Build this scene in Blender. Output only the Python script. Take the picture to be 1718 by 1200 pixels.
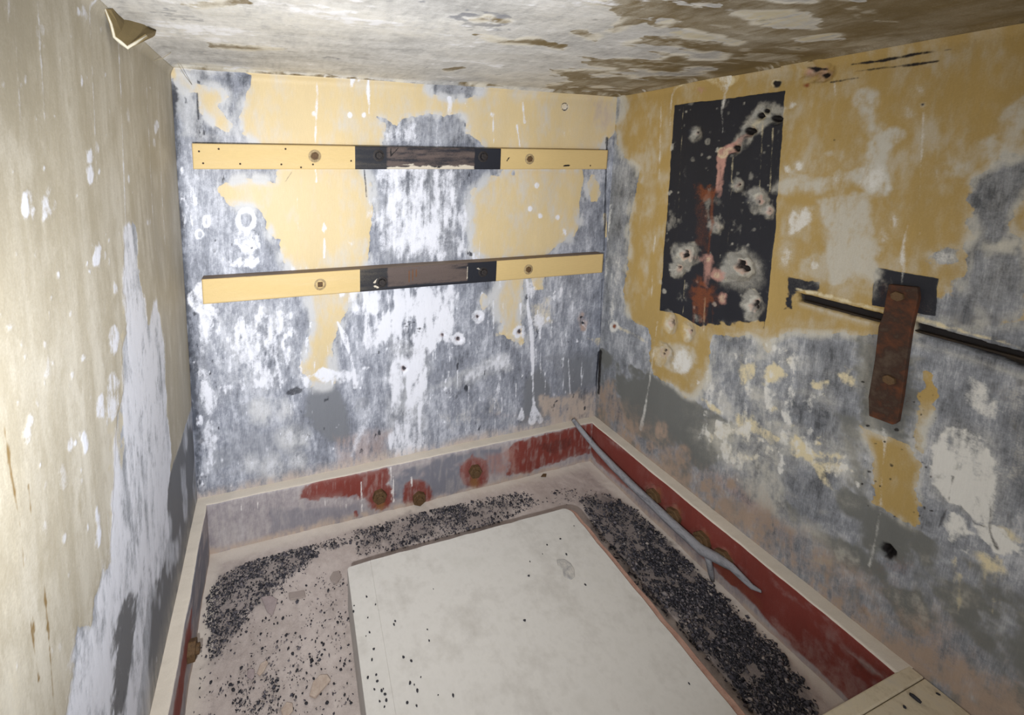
import bpy, math, random
import numpy as np
from mathutils import Vector, Matrix

for o in list(bpy.data.objects): bpy.data.objects.remove(o, do_unlink=True)
random.seed(7); RNG = np.random.default_rng(7)
SC = bpy.context.scene; COL = SC.collection

# ------------------------------------------------------------------ room size (metres; z = 0 is the sunken floor)
W, P_, LB, LL, LR = 2.4335, .2835, .0586, .053, .0714      # width, ledge height, ledge depths back / left / right
H = 2.1 + P_                                               # ceiling
YF, YC = -3.30, -1.462                                     # front wall, edge of the raised front floor

# ------------------------------------------------------------------ camera
CAM = np.array([.4138, -2.1095, 1.6938 + P_]); YAW, PIT, ROL = .2975, .1321, .0057
FPX, PX, PY = 700.68, 672.02, 362.80                       # focal length and principal point, pixels of 1718 x 1200
FWD = np.array([math.sin(YAW)*math.cos(PIT), math.cos(YAW)*math.cos(PIT), -math.sin(PIT)])
_r = np.array([math.cos(YAW), -math.sin(YAW), 0.]); _u = np.cross(_r, FWD)
RGT = _r*math.cos(ROL) + _u*math.sin(ROL); UPV = -_r*math.sin(ROL) + _u*math.cos(ROL)
cd = bpy.data.cameras.new('camera'); cam = bpy.data.objects.new('camera', cd); COL.objects.link(cam)
m = Matrix.Identity(4)
for i in range(3): m[i][0], m[i][1], m[i][2], m[i][3] = RGT[i], UPV[i], -FWD[i], CAM[i]
cam.matrix_world = m
cd.sensor_fit = 'HORIZONTAL'; cd.sensor_width = 36; cd.lens = FPX/1718*36
cd.shift_x = (859-PX)/1718; cd.shift_y = -(600-PY)/1718; cd.clip_start = .02
SC.camera = cam

# ------------------------------------------------------------------ world, lights, exposure
wd = bpy.data.worlds.new('world'); SC.world = wd; wd.use_nodes = True
wd.node_tree.nodes['Background'].inputs[0].default_value = (.75, .8, 1, 1); wd.node_tree.nodes['Background'].inputs[1].default_value = .3
def light(name, kind, loc, target, energy, color=(1, 1, 1), **kw):
    l = bpy.data.lights.new(name, kind); l.energy = energy; l.color = color
    for k, v in kw.items(): setattr(l, k, v)
    o = bpy.data.objects.new(name, l); COL.objects.link(o); o.location = loc
    o.rotation_euler = (Vector(target) - Vector(loc)).to_track_quat('-Z', 'Y').to_euler()
    return o
light('hand_lamp', 'SPOT', (.28, -2.02, 1.70), (.92, 0, 1.34), 170, (.97, .985, 1), spot_size=math.radians(131), spot_blend=1., shadow_soft_size=.02)
light('rear_fill', 'AREA', (.95, YF-.03, 1.28), (.95, 0, 1.20), 20, (.93, .96, 1), shape='RECTANGLE', size=.9, size_y=1.9)  # soft fill added behind the camera, no visible source
vs = SC.view_settings; SC.display_settings.display_device = 'sRGB'
vs.view_transform = 'Standard'; vs.look = 'None'; vs.gamma = 1; vs.use_curve_mapping = False; vs.exposure = 0.0

# ------------------------------------------------------------------ helpers
def srgb(r, g, b):
    f = lambda c: c/12.92 if c <= .04045 else ((c+.055)/1.055)**2.4
    return (f(r/255), f(g/255), f(b/255), 1)
def at(x, y, ax, val):
    """the point of the plane <axis ax> = val that the photograph shows at pixel x, y"""
    x = np.asarray(x, float); y = np.asarray(y, float)
    d = FWD + RGT*((x-PX)/FPX)[..., None] - UPV*((y-PY)/FPX)[..., None]
    t = (val - CAM[ax])/d[..., ax]
    return CAM + d*t[..., None]
def pix(X):
    d = np.asarray(X, float) - CAM; z = np.maximum(d@FWD, .05)
    return PX + FPX*(d@RGT)/z, PY - FPX*(d@UPV)/z
def lattice(ix, iy, seed):
    h = (ix*374761393 + iy*668265263 + seed*2147483647) & 0xFFFFFFFF
    h = ((h ^ (h >> 13))*1274126177) & 0xFFFFFFFF
    return ((h ^ (h >> 16)) & 0xFFFF)/65535.
def vnoise(x, y, seed):
    x0 = np.floor(x).astype(np.int64); y0 = np.floor(y).astype(np.int64)
    fx = x-x0; fy = y-y0; fx = fx*fx*(3-2*fx); fy = fy*fy*(3-2*fy)
    a = lattice(x0, y0, seed); b = lattice(x0+1, y0, seed); c = lattice(x0, y0+1, seed); d = lattice(x0+1, y0+1, seed)
    return (a*(1-fx)+b*fx)*(1-fy) + (c*(1-fx)+d*fx)*fy
def fbm(x, y, su, sv=None, octv=5, seed=1, gain=.55):
    """-1..1 fractal noise, feature sizes su, sv in metres"""
    sv = sv or su; t = 0; a = 1; n = 0; x = x/su; y = y/sv
    for k in range(octv):
        t = t + a*(vnoise(x+17.3*k, y-9.1*k, seed+k*31)*2-1); n += a; a *= gain; x = x*2.03; y = y*2.03
    return t/n*1.7
def sstep(a, b, x):
    t = np.clip((x-a)/(b-a), 0, 1); return t*t*(3-2*t)

LAYERS = ['grey', 'ochre', 'black', 'haze', 'pink', 'cream', 'white', 'rust', 'dust', 'dark']
def lines(lo, hi, fn, step, coarse=.04):
    """grid lines from lo to hi, about <step> photo pixels apart where the photo sees the surface"""
    s = np.linspace(lo, hi, 4000); best = np.full(3999, (hi-lo)/3999/coarse)
    for q in fn(s):
        x, y = pix(q); d = q - CAM; ok = ((d@FWD) > .1) & (x > -60) & (x < 1778) & (y > -60) & (y < 1260)
        l = np.hypot(np.diff(x), np.diff(y))/step
        best = np.maximum(best, np.where(ok[1:] & ok[:-1], l, 0))
    c = np.concatenate([[0], np.cumsum(best)]); n = max(2, int(c[-1]))
    return np.interp(np.linspace(0, c[-1], n+1), c, s)

class Surf:
    """a dense sheet of plaster in (u, v) metres that carries one coverage value for each coat of paint or stain"""
    def __init__(s, ax, val, iu, su, iv, sv, u0, u1, v0, v1, step):
        s.ax, s.val, s.iu, s.su, s.iv, s.sv = ax, val, iu, su, iv, sv
        U_ = lines(u0, u1, lambda t: [s.pt(t, np.full_like(t, v)) for v in np.linspace(v0, v1, 9)], step)
        V_ = lines(v0, v1, lambda t: [s.pt(np.full_like(t, u), t) for u in np.linspace(u0, u1, 15)], step)
        s.nu, s.nv = len(U_), len(V_)
        A, B = np.meshgrid(U_, V_); s.U, s.V = A.ravel(), B.ravel(); n = len(s.U)
        s.L = {k: np.zeros(n) for k in LAYERS}; s.tone = np.full(n, .5); s.pit = np.zeros(n)
        s.n1 = fbm(s.U, s.V, .10, octv=4, seed=11); s.n2 = fbm(s.U, s.V, .022, octv=3, seed=23)
    def pt(s, u, v):
        X = np.zeros(np.shape(u)+(3,)); X[..., s.ax] = s.val; X[..., s.iu] = u*s.su; X[..., s.iv] = v*s.sv; return X
    def uv(s, x, y):
        X = at(x, y, s.ax, s.val); return X[..., s.iu]*s.su, X[..., s.iv]*s.sv
    def apply(s, layer, idx, d, val, sub, soft, n):
        d = d + n[0]*s.n1[idx] + n[1]*s.n2[idx]
        c = np.clip(.5 - d/soft, 0, 1)*val
        a = s.pit if layer == 'pit' else s.tone if layer == 'tone' else s.L[layer]
        if sub: a[idx] = a[idx]*(1-c)
        elif layer == 'tone': a[idx] = a[idx] + c
        elif layer == 'pit': a[idx] = np.maximum(a[idx], c)
        else: a[idx] = np.maximum(a[idx], c)
    def box(s, us, vs_, m):
        return np.nonzero((s.U > us.min()-m) & (s.U < us.max()+m) & (s.V > vs_.min()-m) & (s.V < vs_.max()+m))[0]
    def poly(s, layer, pts, val=1., sub=False, soft=.014, n=(.008, .005)):
        p = np.array(pts, float); a, b = s.uv(p[:, 0], p[:, 1])
        idx = s.box(a, b, soft + 2*(n[0]+n[1]))
        if len(idx) == 0: return
        x, y = s.U[idx], s.V[idx]; d = np.full(len(idx), 1e9); ins = np.zeros(len(idx), bool)
        for i in range(len(a)):
            j = i-1; ex, ey = a[i]-a[j], b[i]-b[j]; L2 = ex*ex+ey*ey+1e-12
            t = np.clip(((x-a[j])*ex + (y-b[j])*ey)/L2, 0, 1)
            d = np.minimum(d, np.hypot(x-a[j]-t*ex, y-b[j]-t*ey))
            cr = (b[j] > y) != (b[i] > y)
            with np.errstate(divide='ignore', invalid='ignore'): ins ^= cr & (x < (a[i]-a[j])*(y-b[j])/(b[i]-b[j]+1e-15) + a[j])
        s.apply(layer, idx, np.where(ins, -d, d), val, sub, soft, n)
    def blob(s, layer, cx, cy, rx, ry=None, rot=0, **k):
        ry = ry or rx; t = np.linspace(0, 2*math.pi, 19)[:-1]; c, q = math.cos(math.radians(rot)), math.sin(math.radians(rot))
        s.poly(layer, [(cx+rx*math.cos(i)*c-ry*math.sin(i)*q, cy+rx*math.cos(i)*q+ry*math.sin(i)*c) for i in t], **k)
    def stroke(s, layer, pts, w, val=1., sub=False, soft=.008, n=(.002, .002)):
        p = np.array(pts, float); w = np.broadcast_to(np.asarray(w, float), (len(p),))
        a, b = s.uv(p[:, 0], p[:, 1]); a2, b2 = s.uv(p[:, 0], p[:, 1]+w/2); a3, b3 = s.uv(p[:, 0]+w/2, p[:, 1])
        r = np.minimum(np.hypot(a2-a, b2-b), np.hypot(a3-a, b3-b)); idx = s.box(a, b, r.max()+soft+.01)
        if len(idx) == 0: return
        x, y = s.U[idx], s.V[idx]; d = np.full(len(idx), 1e9)
        for i in range(1, len(a)):
            ex, ey = a[i]-a[i-1], b[i]-b[i-1]; t = np.clip(((x-a[i-1])*ex+(y-b[i-1])*ey)/(ex*ex+ey*ey+1e-12), 0, 1)
            d = np.minimum(d, np.hypot(x-a[i-1]-t*ex, y-b[i-1]-t*ey) - (r[i-1]*(1-t)+r[i]*t))
        s.apply(layer, idx, d, val, sub, soft, n)
    def ring(s, layer, cx, cy, rx, ry, w, **k):
        t = np.linspace(0, 2*math.pi, 21); s.stroke(layer, [(cx+rx*math.cos(i), cy+ry*math.sin(i)) for i in t], w, **k)
    def soft(s, pts, soft=.12):
        """a smooth 0..1 window over a traced area"""
        k = 'dust'; keep = s.L[k]; s.L[k] = np.zeros_like(keep); s.poly(k, pts, soft=soft, n=(.03, .0)); r = s.L[k]; s.L[k] = keep
        return r*r*(3-2*r)
    def blur(s, a, k):
        a = a.reshape(s.nv, s.nu)
        for ax in (0, 1):
            p = np.pad(a, [(k+1, k) if i == ax else (0, 0) for i in (0, 1)], mode='edge'); c_ = np.cumsum(p, axis=ax); n = a.shape[ax]
            a = (np.take(c_, np.arange(2*k+1, 2*k+1+n), ax) - np.take(c_, np.arange(0, n), ax))/(2*k+1)
        return a.ravel()
    def wear(s, halo=.5, k=6, wash=1.):
        """weathered rims round the ochre, and thin places in the lime bloom, creams and dust"""
        o = s.L['ochre']; b1 = s.blur(o, k); b2 = s.blur(b1, k//2)
        f1 = fbm(s.U, s.V, .05, .09, 4, 811); f2 = fbm(s.U, s.V, .014, .05, 4, 813); f3 = fbm(s.U, s.V, .16, .2, 4, 815); f4 = fbm(s.U, s.V, .010, .010, 3, 817)
        rim_ = np.clip(4*b2*(1-b2), 0, 1); s.raise_to('haze', halo*(1-s.L['black'])*rim_*np.clip(.65+.6*f1+.4*f3, 0, 1)); s.raise_to('haze', wash*o*(1-s.L['black'])*np.clip(.16+.30*f3+.22*f1+.12*f2, 0, .6))
        for q, a0 in (('white', .80), ('cream', .74), ('dust', .80), ('haze', .9), ('pink', .8)): s.L[q] *= np.clip(a0 + .30*f1 + .30*f2 + .16*f3 + .12*f4, .12, 1.)
        s.tone += (.10*f2 + .10*f1 + .08*f4)
    def raise_to(s, layer, c): s.L[layer] = np.maximum(s.L[layer], np.clip(c, 0, 1))
    def mesh(s, name, relief=0, warp=None):
        """relief: +1/-1 is the direction of the plane's axis that points into the room"""
        X = s.pt(s.U, s.V); n = len(X)
        if relief:
            h = .0012*s.L['ochre'] + .0012*s.L['black'] + .0008*s.L['white'] - s.pit + .003*fbm(s.U, s.V, .5, octv=2, seed=5)+ .00012*s.n2
            X[:, s.ax] += relief*h
        if warp is not None: X = warp(X)
        me = bpy.data.meshes.new(name); i = (np.arange(s.nv-1)[:, None]*s.nu + np.arange(s.nu-1)[None]).ravel()
        f = np.stack([i, i+1, i+1+s.nu, i+s.nu], 1)
        nrm = np.cross(X[f[0][1]]-X[f[0][0]], X[f[0][3]]-X[f[0][0]])
        if relief and nrm[s.ax]*relief < 0: f = f[:, ::-1]
        me.vertices.add(n); me.vertices.foreach_set('co', X.astype(np.float32).ravel())
        me.loops.add(f.size); me.loops.foreach_set('vertex_index', f.astype(np.int32).ravel())
        me.polygons.add(len(f)); me.polygons.foreach_set('loop_start', np.arange(0, f.size, 4, dtype=np.int32))
        me.update(calc_edges=True); me.polygons.foreach_set('use_smooth', np.ones(len(f), bool))
        s.attrs(me); return me
    def attrs(s, me):
        for k, a in list(s.L.items()) + [('tone', s.tone)]:
            if k != 'tone' and a.max() < .02: continue
            at_ = me.attributes.new('m_'+k, 'FLOAT', 'POINT'); at_.data.foreach_set('value', a.astype(np.float32))

# ------------------------------------------------------------------ materials
class NT:
    def __init__(s, name):
        s.m = bpy.data.materials.new(name); s.m.use_nodes = True; s.t = s.m.node_tree; s.b = s.t.nodes['Principled BSDF']
        s.co = s.t.nodes.new('ShaderNodeTexCoord').outputs['Object']
    def node(s, kind, **kw):
        n = s.t.nodes.new(kind)
        for k, v in kw.items(): setattr(n, k, v)
        return n
    def put(s, sock, v):
        if hasattr(v, 'is_output'): s.t.links.new(v, sock)
        else: sock.default_value = v
    def noise(s, scale, detail=4, rough=.6, stretch=None, w=0):
        n = s.node('ShaderNodeTexNoise'); n.inputs['Scale'].default_value = scale; n.inputs['Detail'].default_value = detail; n.inputs['Roughness'].default_value = rough
        mp = s.node('ShaderNodeMapping'); mp.inputs['Location'].default_value = (w*3.1, w*1.7, w*2.3)
        if stretch: mp.inputs['Scale'].default_value = stretch
        s.put(mp.inputs['Vector'], s.co); s.put(n.inputs['Vector'], mp.outputs[0]); return n.outputs['Fac']
    def math(s, op, a, b=0., c=None, clamp=False):
        n = s.node('ShaderNodeMath', operation=op, use_clamp=clamp); s.put(n.inputs[0], a); s.put(n.inputs[1], b)
        if c is not None: s.put(n.inputs[2], c)
        return n.outputs[0]
    def step(s, v, lo, hi, a=0., b=1.):
        n = s.node('ShaderNodeMapRange', interpolation_type='SMOOTHSTEP'); s.put(n.inputs['Value'], v)
        for k, q in (('From Min', lo), ('From Max', hi), ('To Min', a), ('To Max', b)): s.put(n.inputs[k], q)
        return n.outputs[0]
    def attr(s, name):
        n = s.node('ShaderNodeAttribute', attribute_name=name); return n.outputs['Fac']
    def mix(s, f, a, b, blend='MIX'):
        n = s.node('ShaderNodeMix', data_type='RGBA', blend_type=blend); s.put(n.inputs[0], f); s.put(n.inputs[6], a); s.put(n.inputs[7], b); return n.outputs[2]
    def ramp(s, v, stops):
        n = s.node('ShaderNodeValToRGB'); e = n.color_ramp.elements
        while len(e) < len(stops): e.new(.5)
        for q, (p, c) in zip(e, stops): q.position = p; q.color = c
        s.put(n.inputs[0], v); return n.outputs[0]
    def vary(s, col, f, amt):
        """lighten / darken a colour by noise f around its mean"""
        k = s.math('MULTIPLY_ADD', f, 2*amt, 1-amt); n = s.node('ShaderNodeVectorMath', operation='SCALE'); s.put(n.inputs[0], col if hasattr(col, 'is_output') else col[:3]); s.put(n.inputs['Scale'], k); return n.outputs[0]
    def bump(s, h, strength=.3, dist=.004):
        n = s.node('ShaderNodeBump'); n.inputs['Strength'].default_value = strength; n.inputs['Distance'].default_value = dist; s.put(n.inputs['Height'], h); s.put(s.b.inputs['Normal'], n.outputs[0])
    def done(s, col, rough=.7, spec=.35, metal=0.):
        s.put(s.b.inputs['Base Color'], col); s.put(s.b.inputs['Roughness'], rough); s.b.inputs['Specular IOR Level'].default_value = spec; s.put(s.b.inputs['Metallic'], metal); return s.m

def paint_material(name, base, cols, rough=.62, streak=(1, 1, .25), spec=.3, bump=.16):
    """layered wall paint: bare plaster in three tones, then each coat where its coverage value says so"""
    t = NT(name)
    fine = t.noise(210, 2, .65); mid = t.noise(55, 3, .6, streak, 2); big = t.noise(7, 3, .6, streak, 5); scr = t.noise(330, 1, .5, (1 if streak[0] >= 1 else .1, 1, .1 if streak[2] < 1 else 1), 4)
    tone = t.math('ADD', t.attr('m_tone'), t.math('MULTIPLY_ADD', mid, .5, -.25)); tone = t.math('ADD', tone, t.math('MULTIPLY_ADD', fine, .36, -.18)); tone = t.math('ADD', tone, t.math('MULTIPLY_ADD', scr, .34, -.17))
    col = t.ramp(tone, [(.06, base[0]), (.5, base[1]), (.94, base[2])])
    jig = t.math('ADD', t.math('MULTIPLY_ADD', fine, .5, -.25), t.math('MULTIPLY_ADD', mid, .34, -.17))
    for k in LAYERS:
        if k not in cols: continue
        c, lo, hi, amp, var = cols[k]
        a = t.attr('m_'+k); f = t.step(t.math('MULTIPLY_ADD', jig, t.math('MULTIPLY', amp, t.step(a, 0, .06)), a), lo, hi)
        cc = t.vary(t.vary(c, big, var), fine, var*.45) if var else c
        col = t.mix(f, col, cc)
    col = t.vary(col, scr, .06)
    t.bump(fine, bump, .003)
    return t.done(col, t.math('MULTIPLY_ADD', big, .3, rough-.15), spec)

def simple_material(name, c1, c2, scale=40, rough=.7, bump=.2, metal=0., stretch=None, spec=.3, c3=None, dist=.002):
    t = NT(name); a = t.noise(scale, 5, .65, stretch); b = t.noise(scale*6, 3, .6, stretch, 3)
    f = t.math('ADD', t.math('MULTIPLY', a, .7), t.math('MULTIPLY', b, .3))
    col = t.ramp(f, [(.32, c1), (.68, c2)] if c3 is None else [(.3, c1), (.52, c2), (.7, c3)])
    t.bump(f, bump, dist); return t.done(col, rough, spec, metal)

# ------------------------------------------------------------------ object helpers
def obj(name, me, mat=None, parent=None, **props):
    o = bpy.data.objects.new(name, me); COL.objects.link(o)
    if mat is not None and me is not None:
        for q in (mat if isinstance(mat, (list, tuple)) else [mat]): me.materials.append(q)
    if parent is not None: o.parent = parent
    for k, v in props.items(): o[k] = v
    return o
def thing(name, loc, label, category, group=None):
    o = bpy.data.objects.new(name, None); COL.objects.link(o); o.location = loc; o.empty_display_size = .05
    o['label'] = label; o['category'] = category
    if group: o['group'] = group
    return o
def data(name, v, f, smooth=False):
    me = bpy.data.meshes.new(name); me.from_pydata([tuple(map(float, q)) for q in v], [], [tuple(map(int, q)) for q in f]); me.validate(); me.update()
    if smooth: me.polygons.foreach_set('use_smooth', [True]*len(me.polygons))
    return me
import bmesh
def bm_mesh(name, bm, smooth=False):
    bmesh.ops.recalc_face_normals(bm, faces=bm.faces[:]); me = bpy.data.meshes.new(name); bm.to_mesh(me); bm.free()
    if smooth: me.polygons.foreach_set('use_smooth', [True]*len(me.polygons))
    return me
def prism(name, ring, z0, z1, bevel=0., seg=2, axis='Z', wob=0.):
    """a closed outline extruded from z0 to z1, edges bevelled"""
    bm = bmesh.new(); vs_ = [bm.verts.new((x, y, z0)) for x, y in ring]; f = bm.faces.new(vs_)
    e = bmesh.ops.extrude_face_region(bm, geom=[f]); up = [q for q in e['geom'] if isinstance(q, bmesh.types.BMVert)]
    for v in up: v.co.z = z1 + (random.uniform(-wob, wob) if wob else 0)
    if bevel: bmesh.ops.bevel(bm, geom=bm.edges[:], offset=bevel, segments=seg, affect='EDGES', profile=.5)
    if axis == 'X':
        for v in bm.verts: v.co = Vector((v.co.z, v.co.x, v.co.y))
    if axis == 'Y':
        for v in bm.verts: v.co = Vector((v.co.x, -v.co.z, v.co.y))
    return bm_mesh(name, bm)
def tube(name, pts, rads, seg=8, smooth=True, wob=0.):
    v = []; f = []; pts = [Vector(p) for p in pts]; n = len(pts)
    for i, p in enumerate(pts):
        d = (pts[min(i+1, n-1)] - pts[max(i-1, 0)]).normalized(); a = d.cross(Vector((0, 0, 1)) if abs(d.z) < .9 else Vector((1, 0, 0))).normalized(); b = d.cross(a)
        for k in range(seg):
            t = 2*math.pi*k/seg; rr = rads[i]*(1+random.uniform(-wob, wob)); v.append(p + a*math.cos(t)*rr + b*math.sin(t)*rr)
    for i in range(n-1):
        for k in range(seg): f.append((i*seg+k, i*seg+(k+1) % seg, (i+1)*seg+(k+1) % seg, (i+1)*seg+k))
    f.append(tuple(range(seg))[::-1]); f.append(tuple((n-1)*seg+k for k in range(seg)))
    return data(name, v, f, smooth)
def ngon(n, r, rot=0): return [(r*math.cos(rot+2*math.pi*k/n), r*math.sin(rot+2*math.pi*k/n)) for k in range(n)]
# ------------------------------------------------------------------ wall paint
OCH = srgb(212, 192, 150)
def L(c, lo=.4, hi=.6, amp=.7, var=.12): return (c, lo, hi, amp, var)
M_BACK = paint_material('back_wall_paint', (srgb(80, 84, 94), srgb(146, 150, 162), srgb(214, 217, 228)), {
    'grey': L(srgb(122, 125, 132), .2, .95, .7, .16), 'ochre': L(OCH, .38, .62, .7, .10), 'haze': L(srgb(198, 199, 202), 0, 1.1, .4, .1),
    'pink': L(srgb(180, 156, 146), .1, .9, .5, .15), 'cream': L(srgb(218, 206, 178), .15, .95, .9, .1), 'white': L(srgb(228, 230, 240), .12, .80, 1., .06),
    'rust': L(srgb(132, 80, 48), .15, .85, .6, .3), 'dust': L(srgb(188, 173, 162), .05, .95, .6, .14), 'dark': L(srgb(54, 56, 64), .25, .85, .9, .25)}, rough=.5)
M_RIGHT = paint_material('right_wall_paint', (srgb(86, 88, 92), srgb(142, 145, 151), srgb(204, 205, 209)), {
    'grey': L(srgb(112, 113, 110), .2, .9, .6, .14), 'ochre': L(srgb(176, 149, 92), .38, .62, .7, .16), 'black': L(srgb(38, 39, 46), .38, .62, .5, .25), 'haze': L(srgb(200, 196, 184), 0, 1.1, .5, .1),  # ochre set darker than on the back wall, standing for weaker light
    'pink': L(srgb(186, 142, 130), .15, .9, .6, .2), 'cream': L(srgb(220, 207, 172), .15, .9, .8, .08), 'white': L(srgb(224, 222, 216), .15, .82, .8, .08),
    'rust': L(srgb(134, 74, 42), .12, .95, .9, .45), 'dust': L(srgb(164, 144, 128), .05, .95, .7, .2), 'dark': L(srgb(36, 32, 32), .25, .85, .8, .3)}, rough=.62)
M_LEFT = paint_material('left_wall_paint', (srgb(118, 122, 130), srgb(174, 178, 188), srgb(208, 212, 222)), {
    'grey': L(srgb(106, 108, 113), .25, .75, .5, .12), 'ochre': L(srgb(168, 160, 142), .42, .58, .5, .12), 'haze': L(srgb(200, 195, 183), 0, 1.1, .9, .08),
    'cream': L(srgb(196, 187, 164), .2, .9, .8, .1), 'white': L(srgb(222, 225, 236), .15, .82, .7, .06), 'rust': L(srgb(132, 110, 72), .25, .85, .5, .2),
    'dust': L(srgb(184, 176, 164), .05, .95, .4, .1), 'dark': L(srgb(78, 80, 88), .25, .85, .9, .2)}, rough=.6, streak=(1, 1, .06), bump=.06)
M_CEIL = paint_material('ceiling_paint', (srgb(158, 157, 156), srgb(200, 199, 197), srgb(232, 231, 231)), {
    'ochre': L(srgb(118, 101, 68), .34, .66, .8, .28), 'haze': L(srgb(226, 221, 208), 0, 1.1, .5, .1), 'cream': L(srgb(214, 204, 174), .2, .85, .7, .1),
    'white': L(srgb(238, 238, 241), .15, .85, .8, .06), 'dark': L(srgb(62, 57, 50), .25, .85, .9, .25), 'grey': L(srgb(132, 134, 142), .25, .8, .9, .15)}, rough=.62, streak=(.3, 1, 1))

FIL = .05                                                  # rounding of the wall tops
def fillet(d): return np.where(d < FIL, FIL - np.sqrt(np.maximum(FIL**2 - np.clip(FIL-np.maximum(d, .293*FIL), 0, FIL)**2, 0)), 0)

# ---------------- back wall
b = Surf(1, 0., 0, 1, 2, 1, 0., W, P_-.06, H+.002, 1.9)
U, V = b.U, b.V
n_big = fbm(U, V, .30, .42, 5, 41); n_str = fbm(U, V, .035, .35, 5, 43); n_med = fbm(U, V, .09, .12, 5, 45); n_fin = fbm(U, V, .02, .05, 4, 47)
zl = V - P_
b.tone[:] = .50 + .17*n_big + .12*n_str + .10*n_med
K = dict(soft=.012, n=(.006, .006))
# ochre coat: all of the strip over the upper board, then what is left lower down
b.poly('ochre', [(285, 105), (700, 120), (1090, 150), (1060, 250), (1022, 262), (322, 262), (310, 250), (286, 240)], **K)
G1 = [(300, 121), (317, 119), (371, 114), (423, 127), (419, 147), (409, 171), (402, 196), (408, 224), (430, 240), (430, 262), (280, 262), (284, 135)]
b.poly('ochre', G1, sub=True, **K)
b.poly('ochre', [(286, 112), (315, 131), (336, 143), (371, 149), (384, 163), (368, 178), (390, 207), (386, 225), (357, 211), (334, 184), (330, 157), (308, 156), (292, 140)], **K)
G2 = [(712, 140), (739, 136), (774, 136), (812, 146), (808, 159), (781, 165), (756, 167), (735, 160), (718, 154)]
G3 = [(721, 190), (746, 195), (774, 190), (784, 206), (782, 224), (796, 234), (812, 248), (812, 262), (640, 262), (642, 231), (649, 209), (632, 196), (645, 198), (665, 211), (680, 199), (700, 195)]
for g in (G2, G3): b.poly('ochre', g, sub=True, **K)
b.poly('tone', G2, val=-.28, soft=.02); b.poly('tone', [(700, 200), (784, 196), (790, 240), (705, 245), (690, 225)], val=-.08, soft=.05); b.poly('white', [(645, 215), (700, 205), (700, 240), (645, 243)], val=.62, soft=.06, n=(.02, .02))
b.poly('tone', [(318, 120), (420, 125), (412, 150), (340, 142)], val=-.22, soft=.03); b.poly('tone', [(388, 150), (412, 150), (402, 200), (384, 190)], val=-.18, soft=.03)
for p in ([(300, 160), (330, 160), (352, 215), (420, 236), (330, 242), (292, 235)],): b.raise_to('haze', b.soft(p, .06)*.6)
b.poly('haze', [(630, 185), (800, 180), (815, 245), (625, 245)], val=.35, soft=.05); b.poly('haze', [(705, 130), (820, 135), (815, 170), (715, 168)], val=.4, soft=.05, n=(.01, .01))
E1 = [(366, 317), (378, 306), (397, 302), (418, 302), (446, 300), (460, 305), (463, 284), (520, 270), (604, 270), (614, 292), (623, 309), (627, 325), (623, 360), (623, 383), (619, 418), (613, 455), (580, 470), (500, 470), (486, 452), (473, 435), (469, 418), (469, 402), (458, 400), (447, 388), (444, 372), (439, 360), (430, 351), (413, 347), (397, 347), (385, 344), (376, 332)]
E2 = [(788, 320), (793, 314), (805, 313), (814, 300), (823, 295), (835, 296), (840, 290), (850, 276), (868, 276), (914, 280), (976, 284), (978, 306), (974, 330), (972, 360), (970, 381), (963, 395), (945, 404), (928, 418), (912, 430), (870, 438), (800, 434), (790, 423), (787, 402), (788, 360)]
E4 = [(512, 470), (516, 500), (518, 519), (525, 540), (518, 564), (514, 596), (504, 613), (511, 624), (521, 641), (521, 650), (562, 643), (556, 603), (560, 572), (571, 548), (587, 515), (598, 494), (600, 470)]
E5 = [(845, 455), (878, 455), (875, 501), (874, 529), (877, 560), (880, 575), (872, 580), (858, 568), (836, 560), (845, 548), (830, 529), (828, 508), (833, 487)]
for p in (E1, E2): b.poly('ochre', p, **K)
for p in (E4, E5): b.poly('ochre', p, soft=.012, n=(.008, .010))
b.poly('ochre', [(889, 462), (914, 460), (910, 484), (896, 486)], **K); b.blob('ochre', 812, 506, 7, 14, **K)
b.poly('ochre', [(984, 313), (990, 293), (998, 292), (1008, 323), (1001, 340), (991, 338)], val=.8, **K); b.stroke('ochre', [(1014, 360), (1016, 397)], [5, 5])
for p in (E1, E2, E4, E5): b.poly('haze', p, val=.10, soft=.05)
b.poly('ochre', [(861, 284), (866, 296), (856, 296)], sub=True, **K)
# pale washed edge round the ochre, cracks in it
for q in (([(611, 285), (615, 330)], 3), ([(331, 157), (333, 200)], 4), ([(490, 288), (478, 306)], 2)): b.stroke('dark', q[0], q[1], val=.8, n=(.001, .001))
# flat grey of the dado
b.raise_to('grey', sstep(.50, .47, zl + .010*n_fin)*sstep(-.15, .35, -.55 + .9*n_big + .55*n_med + .55*sstep(1.35, 1.9, U))*.55)
b.poly('grey', [(521, 650), (562, 644), (582, 680), (585, 735), (555, 745), (530, 720), (512, 690)], soft=.05, n=(.02, .01)); b.poly('tone', [(521, 650), (562, 644), (598, 690), (592, 745), (545, 740), (510, 690)], val=-.2, soft=.08)
b.poly('grey', [(380, 700), (520, 700), (540, 760), (400, 790), (360, 770)], val=.55, soft=.2, n=(.05, .02))
b.poly('grey', [(880, 640), (905, 612), (925, 650), (925, 700), (870, 715)], soft=.06); b.poly('grey', [(930, 590), (1005, 590), (1003, 650), (940, 680)], val=.8, soft=.15)
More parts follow.
